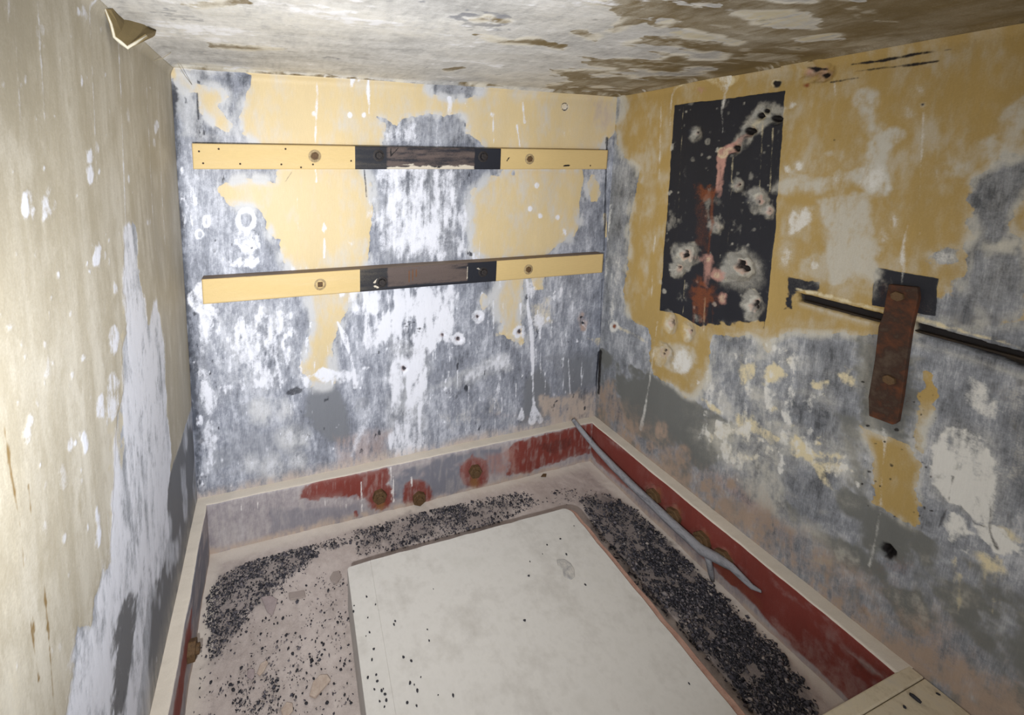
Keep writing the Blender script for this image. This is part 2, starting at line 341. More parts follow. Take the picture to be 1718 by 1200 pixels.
# lime bloom: the broad white column, its tail, speckle; painted gloss at left
col = b.soft([(628, 262), (786, 262), (780, 440), (750, 450), (625, 450)], .16)
b.raise_to('white', sstep(-.25, .75, -.62 + 1.2*col + .60*n_str + .55*n_med)*np.minimum(1, col*1.6)*.72)
b.raise_to('haze', col*.35)
col2 = b.soft([(600, 480), (770, 470), (765, 560), (720, 600), (650, 600), (605, 560)], .2)
b.raise_to('white', sstep(-.1, .7, -.6 + 1.2*col2 + .6*n_str + .55*n_med))
col3 = b.soft([(655, 560), (722, 560), (715, 770), (655, 790), (645, 690)], .14)
b.raise_to('white', .85*sstep(-.05, .8, -.55 + 1.1*col3 + .6*n_str + .5*n_med)); b.raise_to('haze', col3*.5)
left = b.soft([(345, 520), (510, 510), (500, 650), (360, 680)], .2); b.raise_to('haze', left*(.42+.3*n_med)); b.raise_to('white', .8*sstep(.25, .8, -.45 + left + .5*n_fin + .5*n_med))  # bluish pale zone, gloss highlights painted in as white
edge = b.soft([(326, 470), (352, 470), (358, 600), (362, 800), (335, 825)], .07); b.raise_to('white', sstep(.05, .7, -.55 + 1.15*edge + .7*n_med + .4*n_fin)*.8); b.raise_to('haze', edge*.35)
edge = b.soft([(288, 270), (322, 270), (330, 470), (310, 470)], .06); b.raise_to('white', .9*sstep(.25, .8, -.45 + edge + .6*n_str + .4*n_fin))
spot = sstep(.62, .95, .5*fbm(U, V, .045, .06, 4, 61) + .5*n_fin + .45*n_str)*sstep(1.12, .95, zl)*(1-b.L['ochre']); b.raise_to('white', spot*.9)
spot = sstep(.55, .9, .5*n_str + .4*n_fin + .25*n_med)*(1-b.L['ochre'])*sstep(.1, .25, zl); b.raise_to('white', spot*.8)
spot = sstep(.55, .95, .6*fbm(U, V, .05, .09, 4, 67) + .55*n_fin - .1*n_big)*(1-b.L['ochre'])*(1-b.L['white']); b.raise_to('dark', spot*.75)
for cx, cy, rx, ry, w in ((413, 369, 14, 17, 9), (346, 372, 5, 9, 6), (335, 393, 6, 7, 5), (414, 414, 7, 7, 5), (353, 543, 6, 6, 4)): b.ring('white', cx, cy, rx, ry, w, soft=.01, n=(.003, .003))
for cx, cy, rx, ry in ((415, 404, 22, 22), (344, 550, 12, 28), (340, 630, 8, 12), (405, 440, 30, 8), (547, 628, 18, 9), (580, 630, 16, 10), (513, 640, 7, 8), (450, 530, 8, 4), (893, 488, 6, 18), (905, 540, 10, 14), (617, 618, 12, 3)):
    b.blob('white', cx, cy, rx, ry, val=.72 if ry > 9 else .95, soft=.022, n=(.010, .012))
for cx, cy, q, v in ((440, 690, 22, 1.), (474, 688, 18, .9), (485, 735, 20, .9), (508, 735, 14, .8), (420, 780, 16, .8), (455, 788, 24, .8), (500, 775, 14, .8), (440, 692, 14, .6)): b.blob('haze', cx, cy, q, q, val=v, soft=.07, n=(.012, .012)); b.blob('white', cx, cy-3, q*.6, q*.7, val=.42, soft=.05, n=(.012, .012))
for p, w in (([(531, 138), (532, 155), (531, 180), (529, 240)], [3, 6, 5, 3]), ([(529, 283), (531, 305)], [4, 3]), ([(543, 372), (544, 383), (543, 394)], [2, 9, 2]), ([(544, 400), (544, 432)], [4, 4]), ([(566, 540), (578, 565), (586, 590), (594, 618)], [3, 12, 5, 3]), ([(594, 618), (596, 650)], [6, 8]),
             ([(884, 470), (886, 520), (892, 560), (893, 600), (894, 640), (895, 680), (893, 705)], [5, 6, 9, 7, 3, 6, 16]), ([(875, 685), (874, 700)], [4, 14]), ([(896, 680), (906, 705)], [3, 12]), ([(945, 600), (944, 660)], [2, 2]), ([(953, 600), (956, 660)], [2, 3]), ([(867, 210), (872, 246)], [3, 3]), ([(877, 172), (880, 205)], [3, 5]), ([(827, 190), (828, 240)], [2, 2]), ([(617, 135), (619, 190)], [5, 3]), ([(754, 165), (755, 190)], [9, 9]),
             ): b.stroke('white', p, w, val=.85, soft=.007)
b.stroke('white', [(618, 680), (607, 720), (590, 765)], [9, 12, 5], val=.5, soft=.03, n=(.008, .008))
for cx, cy in ((527, 191), (826, 192), (900, 311), (889, 350), (935, 365), (906, 362), (610, 193), (587, 193)): b.blob('white', cx, cy, 4, 5, val=.9, soft=.01, n=(.002, .002))
b.ring('dark', 947, 179, 5, 6, 3); b.blob('white', 947, 179, 9, 9, val=.5, soft=.015); b.blob('grey', 947, 179, 5, 5)
# paler, pinkish plaster near the right corner
for p, v in (([(985, 165), (1060, 160), (1040, 205), (1000, 225)], .5), ([(930, 150), (1000, 155), (1010, 250), (950, 250)], .25), ([(810, 150), (850, 150), (850, 245), (815, 245)], .22), ([(615, 130), (690, 135), (690, 160), (620, 150)], .4)): b.raise_to('haze', b.soft(p, .1)*v)
b.raise_to('pink', .45*b.soft([(985, 160), (1030, 165), (1025, 215), (990, 205)], .09))
b.poly('ochre', [(1000, 255), (1040, 215), (1035, 330), (1010, 300)], sub=True, val=.8, **K)
# streaks between lower board and dado, right part; corner crack, its dark line also drawing the board-end shadow
for i in range(46):
    x = random.uniform(640, 985); y = random.uniform(500, 680); l = random.uniform(20, 80); b.stroke('white', [(x, y), (x+random.uniform(-1, 1), y+l)], [random.uniform(1.2, 3.2), 1], val=random.uniform(.45, .9), soft=.006, n=(.002, .003))
for i in range(26):
    x = random.uniform(350, 640); y = random.uniform(500, 690); l = random.uniform(15, 60); b.stroke('white', [(x, y), (x, y+l)], [random.uniform(1, 2.6), 1], val=random.uniform(.4, .8), soft=.006, n=(.002, .003))
b.poly('haze', [(790, 615), (850, 595), (858, 620), (780, 650), (700, 660)], val=.55, soft=.05, n=(.02, .012)); b.poly('white', [(800, 615), (855, 598), (852, 618), (770, 642)], val=.55, soft=.04, n=(.015, .012))
b.poly('cream', [(888, 505), (920, 500), (935, 540), (895, 560)], val=.6, soft=.06, n=(.02, .02)); b.stroke('cream', [(830, 562), (860, 560), (878, 575)], [5, 6, 5], val=.8)
b.poly('cream', [(738, 700), (830, 655), (850, 690), (760, 720)], val=.35, soft=.08, n=(.03, .02))
b.stroke('dark', [(1018, 232), (1017, 255), (1013, 420)], [6, 5, 4], val=.75); b.stroke('dark', [(1010, 470), (1006, 590)], 4, val=.6); b.stroke('dark', [(1005, 592), (1003, 640), (1002, 668)], [7, 9, 5])
for cx, cy in ((743, 563), (769, 570), (678, 619), (802, 532), (873, 557)):
    b.blob('white', cx, cy, 12, 12, val=.8, soft=.02, n=(.008, .008)); b.blob('rust', cx, cy, 3.6, 4, val=.6, soft=.012); b.blob('dark', cx+.5, cy, 2.6, 3, val=.8, soft=.008); b.blob('pit', cx, cy, 4, 4, val=.012, soft=.012)
b.blob('pink', 978, 540, 9, 18, val=.8, soft=.02); b.blob('dark', 980, 543, 3.5, 4); b.blob('dark', 975, 532, 3, 3); b.blob('pit', 979, 540, 5, 8, val=.012)
b.poly('cream', [(985, 567), (1010, 565), (1008, 575), (1002, 582), (995, 576)], val=.9)
for i in range(14): x, y = random.uniform(675, 705), random.uniform(535, 560); b.stroke('dark', [(x, y), (x+random.uniform(2, 9), y+random.uniform(-3, 2))], 2, val=.8)
b.poly('dark', [(478, 660), (495, 648), (512, 650), (505, 660), (488, 664)], val=.7, n=(.006, .006))
# left edge: blue-black line in the corner
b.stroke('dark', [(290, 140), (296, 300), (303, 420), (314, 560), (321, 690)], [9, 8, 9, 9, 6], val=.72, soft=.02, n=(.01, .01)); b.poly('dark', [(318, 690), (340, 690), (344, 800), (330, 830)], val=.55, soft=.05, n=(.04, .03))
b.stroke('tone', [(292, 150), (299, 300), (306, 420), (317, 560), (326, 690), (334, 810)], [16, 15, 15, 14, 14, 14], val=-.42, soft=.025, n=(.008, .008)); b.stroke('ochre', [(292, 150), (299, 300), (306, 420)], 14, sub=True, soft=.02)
# dust rising from the ledge
b.raise_to('dust', .75*sstep(.10, -.01, zl + .03*n_big)); b.raise_to('dust', .95*sstep(.16, .03, zl + .05*n_med - .05*sstep(1.9, 2.4, U))*sstep(1.75, 2.25, U))
b.poly('dust', [(905, 668), (935, 658), (990, 655), (1004, 640), (1005, 705), (905, 705)], val=.85, soft=.06, n=(.03, .015)); b.poly('dust', [(925, 672), (945, 665), (952, 678), (935, 688)], val=1, soft=.02)
b.raise_to('pink', .5*b.soft([(560, 735), (660, 720), (650, 780), (560, 800)], .12)); b.raise_to('pink', .35*b.soft([(800, 690), (900, 690), (960, 660), (900, 720)], .1))
b.wear(1.05, 7)
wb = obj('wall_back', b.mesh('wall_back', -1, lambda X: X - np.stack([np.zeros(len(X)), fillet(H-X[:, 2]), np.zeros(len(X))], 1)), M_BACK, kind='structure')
Wb = b

# ---------------- right wall
r = Surf(0, W, 1, -1, 2, 1, 0., -YF, P_-.06, H+.002, 2.1)
U, V = r.U, r.V; zl = V - P_
n_big = fbm(U, V, .34, .42, 5, 141); n_str = fbm(U, V, .04, .36, 5, 143); n_med = fbm(U, V, .09, .12, 5, 145); n_fin = fbm(U, V, .022, .04, 4, 147); n_dia = fbm(U+.6*V, V-.6*U, .30, .10, 5, 149)
r.tone[:] = .47 + .20*n_big + .12*n_str + .14*n_med + .10*n_dia
K = dict(soft=.012, n=(.007, .006))
r.poly('ochre', [(1000, 60), (1800, -60), (1800, 520), (1650, 560), (1480, 560), (1342, 560), (1331, 557), (1293, 571), (1279, 574), (1262, 560), (1219, 566), (1196, 562), (1192, 596), (1188, 640), (1170, 659), (1149, 668), (1138, 652), (1096, 628), (1091, 596), (1092, 568), (1089, 551), (1068, 543), (1050, 522), (1047, 487), (1054, 436), (1054, 416), (1057, 357), (1071, 315), (1071, 280), (1050, 262), (1033, 243), (1034, 210), (1050, 190), (1045, 150)], soft=.012, n=(.009, .007))
r.raise_to('ochre', sstep(1.60, 1.66, U + .03*n_med)*sstep(1.16, 1.24, zl + .05*n_med)*sstep(-.5, -.2, n_big + .3*n_med))
r.poly('ochre', [(1552, 617), (1562, 628), (1575, 660), (1566, 690), (1550, 720), (1547, 760), (1530, 752), (1538, 700)], soft=.012, n=(.004, .008))
r.poly('ochre', [(1443, 716), (1527, 750), (1542, 775), (1543, 820), (1538, 886), (1478, 853), (1464, 844), (1468, 800), (1462, 770), (1455, 740)], soft=.012, n=(.005, .008))
r.blob('ochre', 1288, 580, 9, 12, val=.8, **K)
# bare and washed places inside the ochre
bare = r.soft([(1610, 290), (1740, 260), (1740, 480), (1690, 520), (1600, 520), (1622, 400)], .16); r.L['ochre'] *= 1 - sstep(.25, .75, bare*1.2 + .35*n_med - .1); r.raise_to('haze', .25*bare)
r.tone -= .12*bare
r.poly('ochre', [(1560, 480), (1740, 440), (1740, 660), (1560, 560)], sub=True, val=.75, soft=.12, n=(.06, .03))
for p, v in (([(1444, 150), (1478, 155), (1470, 215), (1455, 220)], .62), ([(1395, 260), (1420, 240), (1430, 270), (1412, 320), (1395, 320)], .9), ([(1440, 270), (1470, 235), (1500, 225), (1498, 250), (1485, 315), (1462, 322), (1440, 305), (1420, 290)], .95), ([(1300, 320), (1330, 290), (1400, 290), (1400, 325), (1320, 330)], .6), ([(1375, 335), (1450, 325), (1470, 420), (1480, 455), (1400, 460), (1385, 400)], .6),
             ([(1560, 290), (1590, 262), (1640, 265), (1640, 310), (1570, 315)], .6), ([(1640, 230), (1740, 150), (1740, 270), (1650, 270)], .55), ([(1390, 410), (1475, 415), (1470, 465), (1400, 470)], .6), ([(1650, 400), (1740, 385), (1740, 430), (1660, 425)], .8), ([(1330, 420), (1395, 425), (1400, 470), (1330, 465)], .35)):
    w = r.soft(p, .07); r.raise_to('haze', min(1.05, v+.28)*np.clip(w*1.15 + .40*(n_med+n_fin*.5)*np.minimum(1, 3*w), 0, 1))
for p, v in (([(1450, 290), (1478, 270), (1484, 310), (1465, 320), (1448, 312)], .7), ([(1398, 300), (1412, 296), (1412, 316), (1400, 318)], .7), ([(1440, 155), (1470, 160), (1465, 185), (1452, 180)], .3)): r.poly('white', p, val=v, soft=.05, n=(.012, .012))
r.poly('grey', [(1450, 278), (1480, 250), (1490, 262), (1470, 278)], val=.0)
r.poly('white', [(1320, 362), (1330, 352), (1338, 356), (1352, 345), (1366, 355), (1365, 368), (1345, 385), (1326, 394), (1322, 380)], val=.66, soft=.02, n=(.004, .006)); r.poly('haze', [(1316, 360), (1330, 340), (1370, 345), (1370, 372), (1325, 398)], val=.5, soft=.03)
for cx, cy, rx, ry, v in ((1320, 430, 13, 18, .55), (1367, 445, 8, 8, .75), (1322, 283, 5, 6, .8), (1341, 278, 7, 9, .7), (1330, 175, 5, 6, .7), (1585, 430, 20, 10, .62), (1501, 372, 8, 12, .6), (1522, 187, 8, 9, .3), (1543, 152, 8, 8, .4), (1575, 295, 10, 12, .5), (1548, 176, 4, 5, .8), (1480, 400, 6, 12, .4)):
    r.blob('white', cx, cy, rx, ry, val=v, soft=.018, n=(.006, .006)); r.blob('haze', cx, cy, rx*1.8, ry*1.7, val=.5, soft=.04)
r.poly('ochre', [(1558, 430), (1580, 412), (1612, 418), (1606, 440), (1570, 448)], sub=True, val=.7, soft=.03, n=(.008, .008))
for p, w in (([(1550, 190), (1547, 260), (1544, 330), (1544, 395)], [3, 5, 4, 4]), ([(1524, 378), (1516, 410), (1515, 440), (1518, 455)], [5, 5, 12, 9]), ([(1400, 130), (1402, 160)], [3, 2]), ([(1110, 170), (1108, 230), (1106, 300)], [3, 3, 2]), ([(1104, 540), (1098, 580), (1090, 640), (1080, 700), (1075, 720)], [4, 3, 4, 5, 7]), ([(1102, 380), (1097, 430), (1094, 500)], [2, 3, 2]), ([(1217, 130), (1216, 155), (1212, 185), (1213, 222)], [30, 10, 6, 2]), ([(1140, 140), (1128, 160), (1124, 210)], [8, 5, 3])):
    r.stroke('white', p, w, val=.6, soft=.009)
r.poly('cream', [(1168, 130), (1200, 126), (1248, 124), (1240, 140), (1226, 150), (1205, 148), (1180, 136)], val=.75, soft=.02, n=(.006, .006)); r.blob('pink', 1180, 150, 8, 6, val=.7, soft=.02)
r.stroke('cream', [(1133, 150), (1160, 135), (1195, 128)], [5, 4, 5], val=.8)
# flat grey dado and the mottled plaster over it
r.raise_to('grey', sstep(.505, .475, zl + .012*n_fin)*sstep(-.25, .35, -.08 + .55*n_big + .35*n_med))
r.poly('grey', [(1091, 626), (1150, 660), (1160, 720), (1150, 760), (1050, 720), (1030, 640)], soft=.06, n=(.03, .01)); r.poly('grey', [(1455, 838), (1540, 888), (1535, 930), (1520, 950), (1440, 920), (1435, 860)], soft=.05, n=(.015, .008))
r.poly('grey', [(1395, 690), (1450, 700), (1462, 850), (1430, 850)], val=.8, soft=.08, n=(.02, .02))
wash = r.soft([(1190, 570), (1330, 570), (1420, 640), (1440, 840), (1400, 920), (1330, 900), (1150, 720), (1160, 680)], .2)
r.raise_to('haze', np.clip(wash*(.42 + .50*n_dia + .35*n_med), 0, 1)*.9); r.raise_to('white', .7*sstep(.35, .9, -.5 + .85*wash + .45*n_dia + .45*n_fin + .35*n_str))
r.poly('haze', [(1250, 770), (1290, 765), (1325, 830), (1325, 885), (1275, 860), (1245, 810)], val=.75, soft=.07, n=(.02, .01))
for p in ([(1232, 698), (1248, 690), (1262, 692), (1278, 715), (1305, 735), (1298, 745), (1270, 728), (1240, 718)], [(1280, 622), (1298, 605), (1322, 630), (1318, 636), (1283, 645)], [(1407, 628), (1425, 622), (1435, 648), (1418, 642)], [(1328, 742), (1335, 722), (1352, 745), (1370, 765), (1365, 775), (1335, 765)], [(1360, 770), (1380, 780), (1395, 820), (1380, 815)], [(1180, 672), (1198, 678), (1215, 695), (1195, 690)], [(1240, 610), (1268, 605), (1268, 628), (1245, 645)], [(1365, 640), (1388, 640), (1380, 652), (1366, 650)], [(1285, 680), (1302, 686), (1296, 694)]):
    r.poly('cream', p, val=.95, soft=.022, n=(.009, .010))
r.raise_to('cream', .8*sstep(.55, .9, -.4 + .8*wash + .55*n_dia + .35*n_fin))
r.poly('white', [(1562, 752), (1576, 728), (1598, 714), (1622, 716), (1650, 735), (1665, 765), (1672, 800), (1668, 850), (1662, 875), (1640, 880), (1612, 850), (1590, 845), (1570, 815), (1560, 785)], soft=.014, n=(.006, .006)); r.poly('haze', [(1550, 740), (1600, 700), (1670, 730), (1690, 830), (1660, 890), (1560, 830)], val=.5, soft=.06)
r.poly('white', [(1618, 650), (1635, 640), (1660, 650), (1674, 690), (1664, 706), (1640, 695), (1622, 672)], val=.78, soft=.03, n=(.01, .01))
for p in ([(1585, 880), (1600, 858), (1618, 870), (1630, 895), (1612, 900), (1598, 908)], [(1632, 882), (1662, 880), (1690, 905), (1712, 920), (1700, 930), (1668, 925), (1648, 900)], [(1615, 925), (1640, 905), (1645, 915), (1622, 930)]): r.poly('white', p, val=.9, soft=.016, n=(.010, .010))
r.poly('cream', [(1630, 925), (1650, 925), (1682, 955), (1675, 968), (1650, 955)], val=.9, soft=.03); r.poly('cream', [(1672, 885), (1700, 895), (1715, 910), (1690, 910)], val=.7, soft=.03, n=(.01, .01))
for p, w in (([(1598, 800), (1590, 850), (1575, 885)], [2, 3, 4]), ([(1612, 850), (1635, 878), (1655, 885)], 4), ([(1662, 850), (1660, 890), (1672, 920)], 4)): r.stroke('dark', p, w, val=.62, n=(.003, .003))
for cx, cy, q in ((1605, 785, 5), (1575, 800, 6), (1610, 765, 6)): r.blob('grey', cx, cy, q, q, val=.8); r.blob('white', cx, cy, q, q, sub=True, val=.6, soft=.02)
for i in range(9):
    x = random.uniform(1600, 1710); y = random.uniform(930, 970); r.stroke('cream', [(x, y), (x-4, y+random.uniform(40, 90))], [4, 2], val=.55, n=(.004, .004))
dk = r.soft([(1560, 880), (1740, 930), (1740, 1130), (1660, 1090), (1580, 1000)], .15); r.raise_to('dark', .6*sstep(.1, .8, -.5 + dk + .6*n_med + .5*n_fin)*.6)
dk = r.soft([(1670, 640), (1740, 640), (1740, 900), (1690, 880)], .12); r.raise_to('dark', .5*sstep(.15, .8, -.5 + dk + .6*n_med + .4*n_fin)); r.raise_to('cream', .35*dk)
# black painted panel
r.poly('black', [(1132, 176), (1318, 153), (1300, 402), (1283, 553), (1230, 549), (1176, 549), (1140, 527), (1108, 521)], soft=.008, n=(.002, .0015))
for p in ([(1175, 545), (1215, 540), (1283, 540), (1283, 560), (1180, 560)],): r.poly('black', p, sub=True, val=.7, soft=.03, n=(.012, .01))
r.poly('black', [(1469, 448), (1577, 467), (1570, 530), (1464, 512)], soft=.008, n=(.002, .0015)); r.poly('black', [(1322, 463), (1376, 473), (1372, 488), (1336, 492), (1330, 521), (1314, 520)], val=.72, soft=.02, n=(.006, .006))
r.poly('black', [(1450, 560), (1550, 600), (1530, 752), (1443, 716)], val=.42, soft=.06, n=(.02, .02)); r.poly('grey', [(1440, 560), (1552, 600), (1532, 754), (1438, 718)], val=.9, soft=.06, n=(.02, .02))
# pale spall edges, pits and stains on the panel
def spall(cx, cy, rx, ry=None, hole=.42, depth=.016, tint='haze', v=.8, pale=True):
    ry = ry or rx; q = random.uniform(-30, 30); j = lambda a: random.uniform(-a, a)
    pts = []
    for k in range(14):
        t = 2*math.pi*k/14; f_ = random.uniform(.82, 1.2); pts.append((cx+rx*1.12*f_*math.cos(t), cy+ry*1.12*f_*math.sin(t)))
    r.poly(tint, pts, val=.56, soft=.014, n=(.006, .006))
    for k in range(14): r.stroke('cream', [pts[k-1], pts[k]], [2.2, 2.2], val=random.uniform(.1, .45), soft=.006)
    if pale: r.blob('haze', cx+j(rx*.15), cy+j(ry*.15), rx*.7, ry*.7, q, val=.8, soft=.014, n=(.008, .009)); r.blob('cream', cx+j(rx*.15), cy+j(ry*.15), rx*.5, ry*.5, q, val=.34, soft=.014, n=(.008, .009))
    r.blob('pink', cx+j(rx*.1), cy, rx*.48, ry*.5, q, val=.6, soft=.016, n=(.007, .008)); r.blob('pit', cx, cy, rx*.8, ry*.8, val=depth, soft=.03)
    if hole:
        for k in range(3): a_, b_ = j(rx*.22), j(ry*.22); r.blob('dark', cx+a_, cy+b_, rx*hole*.42, ry*hole*.36, val=random.uniform(.6, .95), soft=.008, n=(.005, .006)); r.blob('pit', cx+a_, cy+b_, rx*hole*.5, ry*hole*.42, val=depth*2, soft=.012)
r.stroke('haze', [(1303, 190), (1285, 190), (1262, 212), (1240, 242)], [34, 46, 34, 30], val=.62, soft=.018, n=(.008, .007)); r.stroke('cream', [(1290, 185), (1270, 205), (1245, 238), (1216, 256)], [20, 14, 14, 12], val=.5, soft=.02, n=(.008, .008))
r.stroke('pink', [(1260, 218), (1240, 241), (1214, 255), (1209, 280), (1207, 311), (1206, 327)], [10, 18, 18, 12, 11, 15], val=.85, soft=.014, n=(.004, .005)); r.ring('cream', 1213, 256, 8, 8, 4, val=.6)
for cx, cy, rx, ry in ((1255, 220, 10, 7), (1274, 194, 8, 5), (1299, 199, 10, 6), (1284, 186, 6, 4), (1232, 248, 7, 6)): r.blob('dark', cx, cy, rx, ry, soft=.01, n=(.004, .004)); r.blob('pit', cx, cy, rx, ry, val=.035, soft=.02)
spall(1167, 224, 11, 13, .5); spall(1271, 333, 19, 22, .28); spall(1288, 353, 12, 12, .22); spall(1238, 312, 9, 11, .4); spall(1150, 427, 23, 23, .5); spall(1137, 451, 13, 15, .3); spall(1239, 449, 30, 27, .62, .028); r.blob('haze', 1245, 455, 40, 36, val=.45, soft=.04, n=(.01, .01)); spall(1263, 513, 16, 24, .5); spall(1200, 380, 12, 14, 0)
spall(1125, 540, 11, 19, .3); spall(1155, 558, 10, 17, .3); spall(1113, 592, 18, 20, .32); r.blob('white', 1146, 604, 16, 22, val=.8, soft=.03); r.blob('haze', 1140, 600, 32, 26, val=.7, soft=.03)
for cx, cy, q in ((1190, 436, 11), (1204, 460, 12), (1206, 325, 8), (1213, 500, 8)): r.blob('pink', cx, cy, q, q, val=.75, soft=.02, n=(.006, .007)); r.blob('cream', cx, cy, q*.6, q*.6, val=.5, soft=.015)
r.stroke('pink', [(1190, 436), (1187, 480)], [16, 10], val=.7, soft=.02); r.stroke('pink', [(1160, 432), (1190, 436)], [10, 10], val=.6, soft=.02)
r.poly('rust', [(1168, 312), (1180, 308), (1196, 312), (1206, 322), (1200, 340), (1175, 345)], val=.68, soft=.04, n=(.016, .018)); r.poly('rust', [(1168, 340), (1198, 340), (1192, 430), (1165, 410)], val=.34, soft=.05, n=(.015, .015)); r.stroke('rust', [(1196, 320), (1194, 370), (1190, 425)], [8, 6, 5], val=.55, soft=.012)
r.poly('rust', [(1158, 475), (1178, 470), (1200, 482), (1202, 505), (1188, 520), (1184, 545), (1178, 545), (1165, 510), (1155, 500)], val=.62, soft=.05, n=(.016, .02))
for i in range(12):
    x = random.uniform(1160, 1200); y = random.uniform(485, 505); r.stroke('rust', [(x, y), (x-2, y+random.uniform(25, 60))], [random.uniform(1.5, 4), 1], val=random.uniform(.3, .6), soft=.008)
for i in range(8):
    x = random.uniform(1170, 1200); y = random.uniform(320, 345); r.stroke('rust', [(x, y), (x-3, y+random.uniform(25, 80))], [random.uniform(1.5, 5), 1], val=random.uniform(.25, .5), soft=.01)
for x, y0, y1, w in ((1147, 176, 400, 1.6), (1142, 300, 400, 1.4), (1281, 205, 330, 3.2), (1230, 265, 410, 2), (1222, 410, 470, 1.5), (1298, 215, 350, 2), (1150, 470, 540, 2), (1184, 500, 555, 3)): r.stroke('cream', [(x, y0), (x-(y1-y0)*.055, y1)], [w, w*.8], val=.62, soft=.006, n=(.002, .002))
for i in range(120):
    t, q = random.random(), random.random(); x = 1132+(1318-1132)*t-(28*q); y = 178+q*350-18*t; s_ = random.uniform(.7, 2.6); r.blob('haze', x, y, s_, s_*1.3, val=random.uniform(.3, .75), soft=.006)
r.raise_to('haze', .45*r.L['black']*sstep(.35, .95, .6*n_med + .5*n_fin + .3*n_big))
# round the plate and the channel
for p, v in (([(1450, 560), (1475, 540), (1470, 720), (1445, 700)], .45), ([(1540, 560), (1552, 600), (1540, 640), (1530, 620)], .4)): r.raise_to('haze', v*r.soft(p, .05))
r.stroke('cream', [(1338, 485), (1400, 500), (1482, 522)], [7, 6, 9], val=.95, soft=.012, n=(.003, .004)); r.stroke('cream', [(1538, 534), (1590, 549), (1650, 566), (1740, 590)], [10, 8, 7, 8], val=.95, soft=.014, n=(.004, .006))
r.stroke('haze', [(1345, 510), (1410, 530), (1478, 548)], [10, 14, 16], val=.7, soft=.03); r.stroke('haze', [(1532, 575), (1620, 600), (1740, 640)], [20, 16, 16], val=.6, soft=.03)
r.stroke('haze', [(1390, 480), (1460, 492)], [20, 20], val=.5, soft=.04); r.poly('dark', [(1600, 520), (1740, 530), (1740, 560), (1600, 545)], val=.42, soft=.06, n=(.03, .03))
r.poly('rust', [(1470, 470), (1550, 480), (1530, 720), (1455, 700)], val=.24, soft=.08, n=(.02, .01))
for p, w in (([(1516, 455), (1514, 478)], [8, 5]), ([(1482, 720), (1484, 745), (1480, 790), (1478, 850), (1470, 900), (1458, 950)], [8, 9, 4, 7, 3, 4])): r.stroke('white', p, w, val=.55, soft=.01)
for i in range(60):
    x = random.uniform(1445, 1575); y = random.uniform(640, 880); r.blob('dark', x, y, random.uniform(1, 3.4), random.uniform(1, 2.4), val=random.uniform(.5, .9), soft=.006, n=(.003, .003))
# corner strip, dust, brown wash low down
r.raise_to('haze', .3*r.soft([(1012, 260), (1068, 280), (1050, 420), (1045, 520), (1012, 520)], .08)); r.stroke('dark', [(1020, 235), (1018, 340), (1013, 480)], [7, 4, 4], val=.7, soft=.012); r.stroke('dark', [(1007, 590), (1004, 660)], [9, 6], val=.8, soft=.012)  # dark corner strokes take in the shadow beside the board ends
r.raise_to('white', .7*sstep(.4, .8, -.3 + .7*r.soft([(1012, 300), (1045, 300), (1040, 560), (1012, 560)], .1) + .5*n_str + .3*n_fin)*(1-r.L['ochre']))
r.blob('white', 1031, 548, 9, 11, val=.8, soft=.02); r.blob('rust', 1031, 547, 3.5, 4, val=.8); r.stroke('cream', [(1038, 550), (1062, 560), (1088, 576)], [7, 8, 6], val=.6, soft=.015)
low = sstep(.36, .02, zl + .10*n_big + .06*n_med - .06*np.clip(U-.7, 0, 1)); r.raise_to('dust', low*np.clip(.72 + .40*n_dia + .35*n_med + .25*n_fin, 0, 1)); r.raise_to('cream', .75*low*sstep(.35, .95, .6*n_dia + .5*n_fin + .3*n_med)); r.raise_to('pink', .55*low*sstep(.1, .8, .7*n_big - .4*n_dia + .3*n_fin)); r.raise_to('dark', .5*low*sstep(.55, 1., .6*n_med + .5*n_fin - .3*n_dia))
r.poly('dust', [(1000, 640), (1030, 640), (1060, 720), (1005, 705)], val=.8, soft=.05, n=(.02, .01)); r.raise_to('dark', .20*sstep(.2, .8, low*n_big*1.8))
r.poly('pink', [(1520, 990), (1580, 1030), (1700, 1120), (1740, 1200), (1640, 1170), (1530, 1100)], val=.35, soft=.15, n=(.05, .02)); r.raise_to('pink', .4*r.soft([(1180, 780), (1330, 880), (1380, 960), (1260, 880)], .1))
for cx, cy, rx, ry in ((1110, 722, 11, 15), (1145, 765, 16, 20), (1186, 815, 14, 14), (1090, 750, 6, 8), (1225, 812, 7, 8)): r.blob('dust', cx, cy, rx, ry, val=.95, soft=.03, n=(.008, .006))
r.poly('dark', [(1480, 912), (1487, 908), (1490, 918), (1500, 930), (1492, 940), (1482, 935), (1476, 922)], n=(.004, .005)); r.blob('pit', 1487, 924, 9, 12, val=.03, soft=.02)
r.poly('rust', [(1478, 940), (1510, 928), (1540, 955), (1520, 968), (1470, 960)], val=.32, soft=.06, n=(.015, .01)); r.poly('dark', [(1425, 975), (1450, 980), (1455, 1040), (1430, 1010)], val=.45, soft=.05, n=(.02, .01))
r.poly('rust', [(1480, 1060), (1530, 1090), (1545, 1110), (1500, 1090)], val=.3, soft=.05)
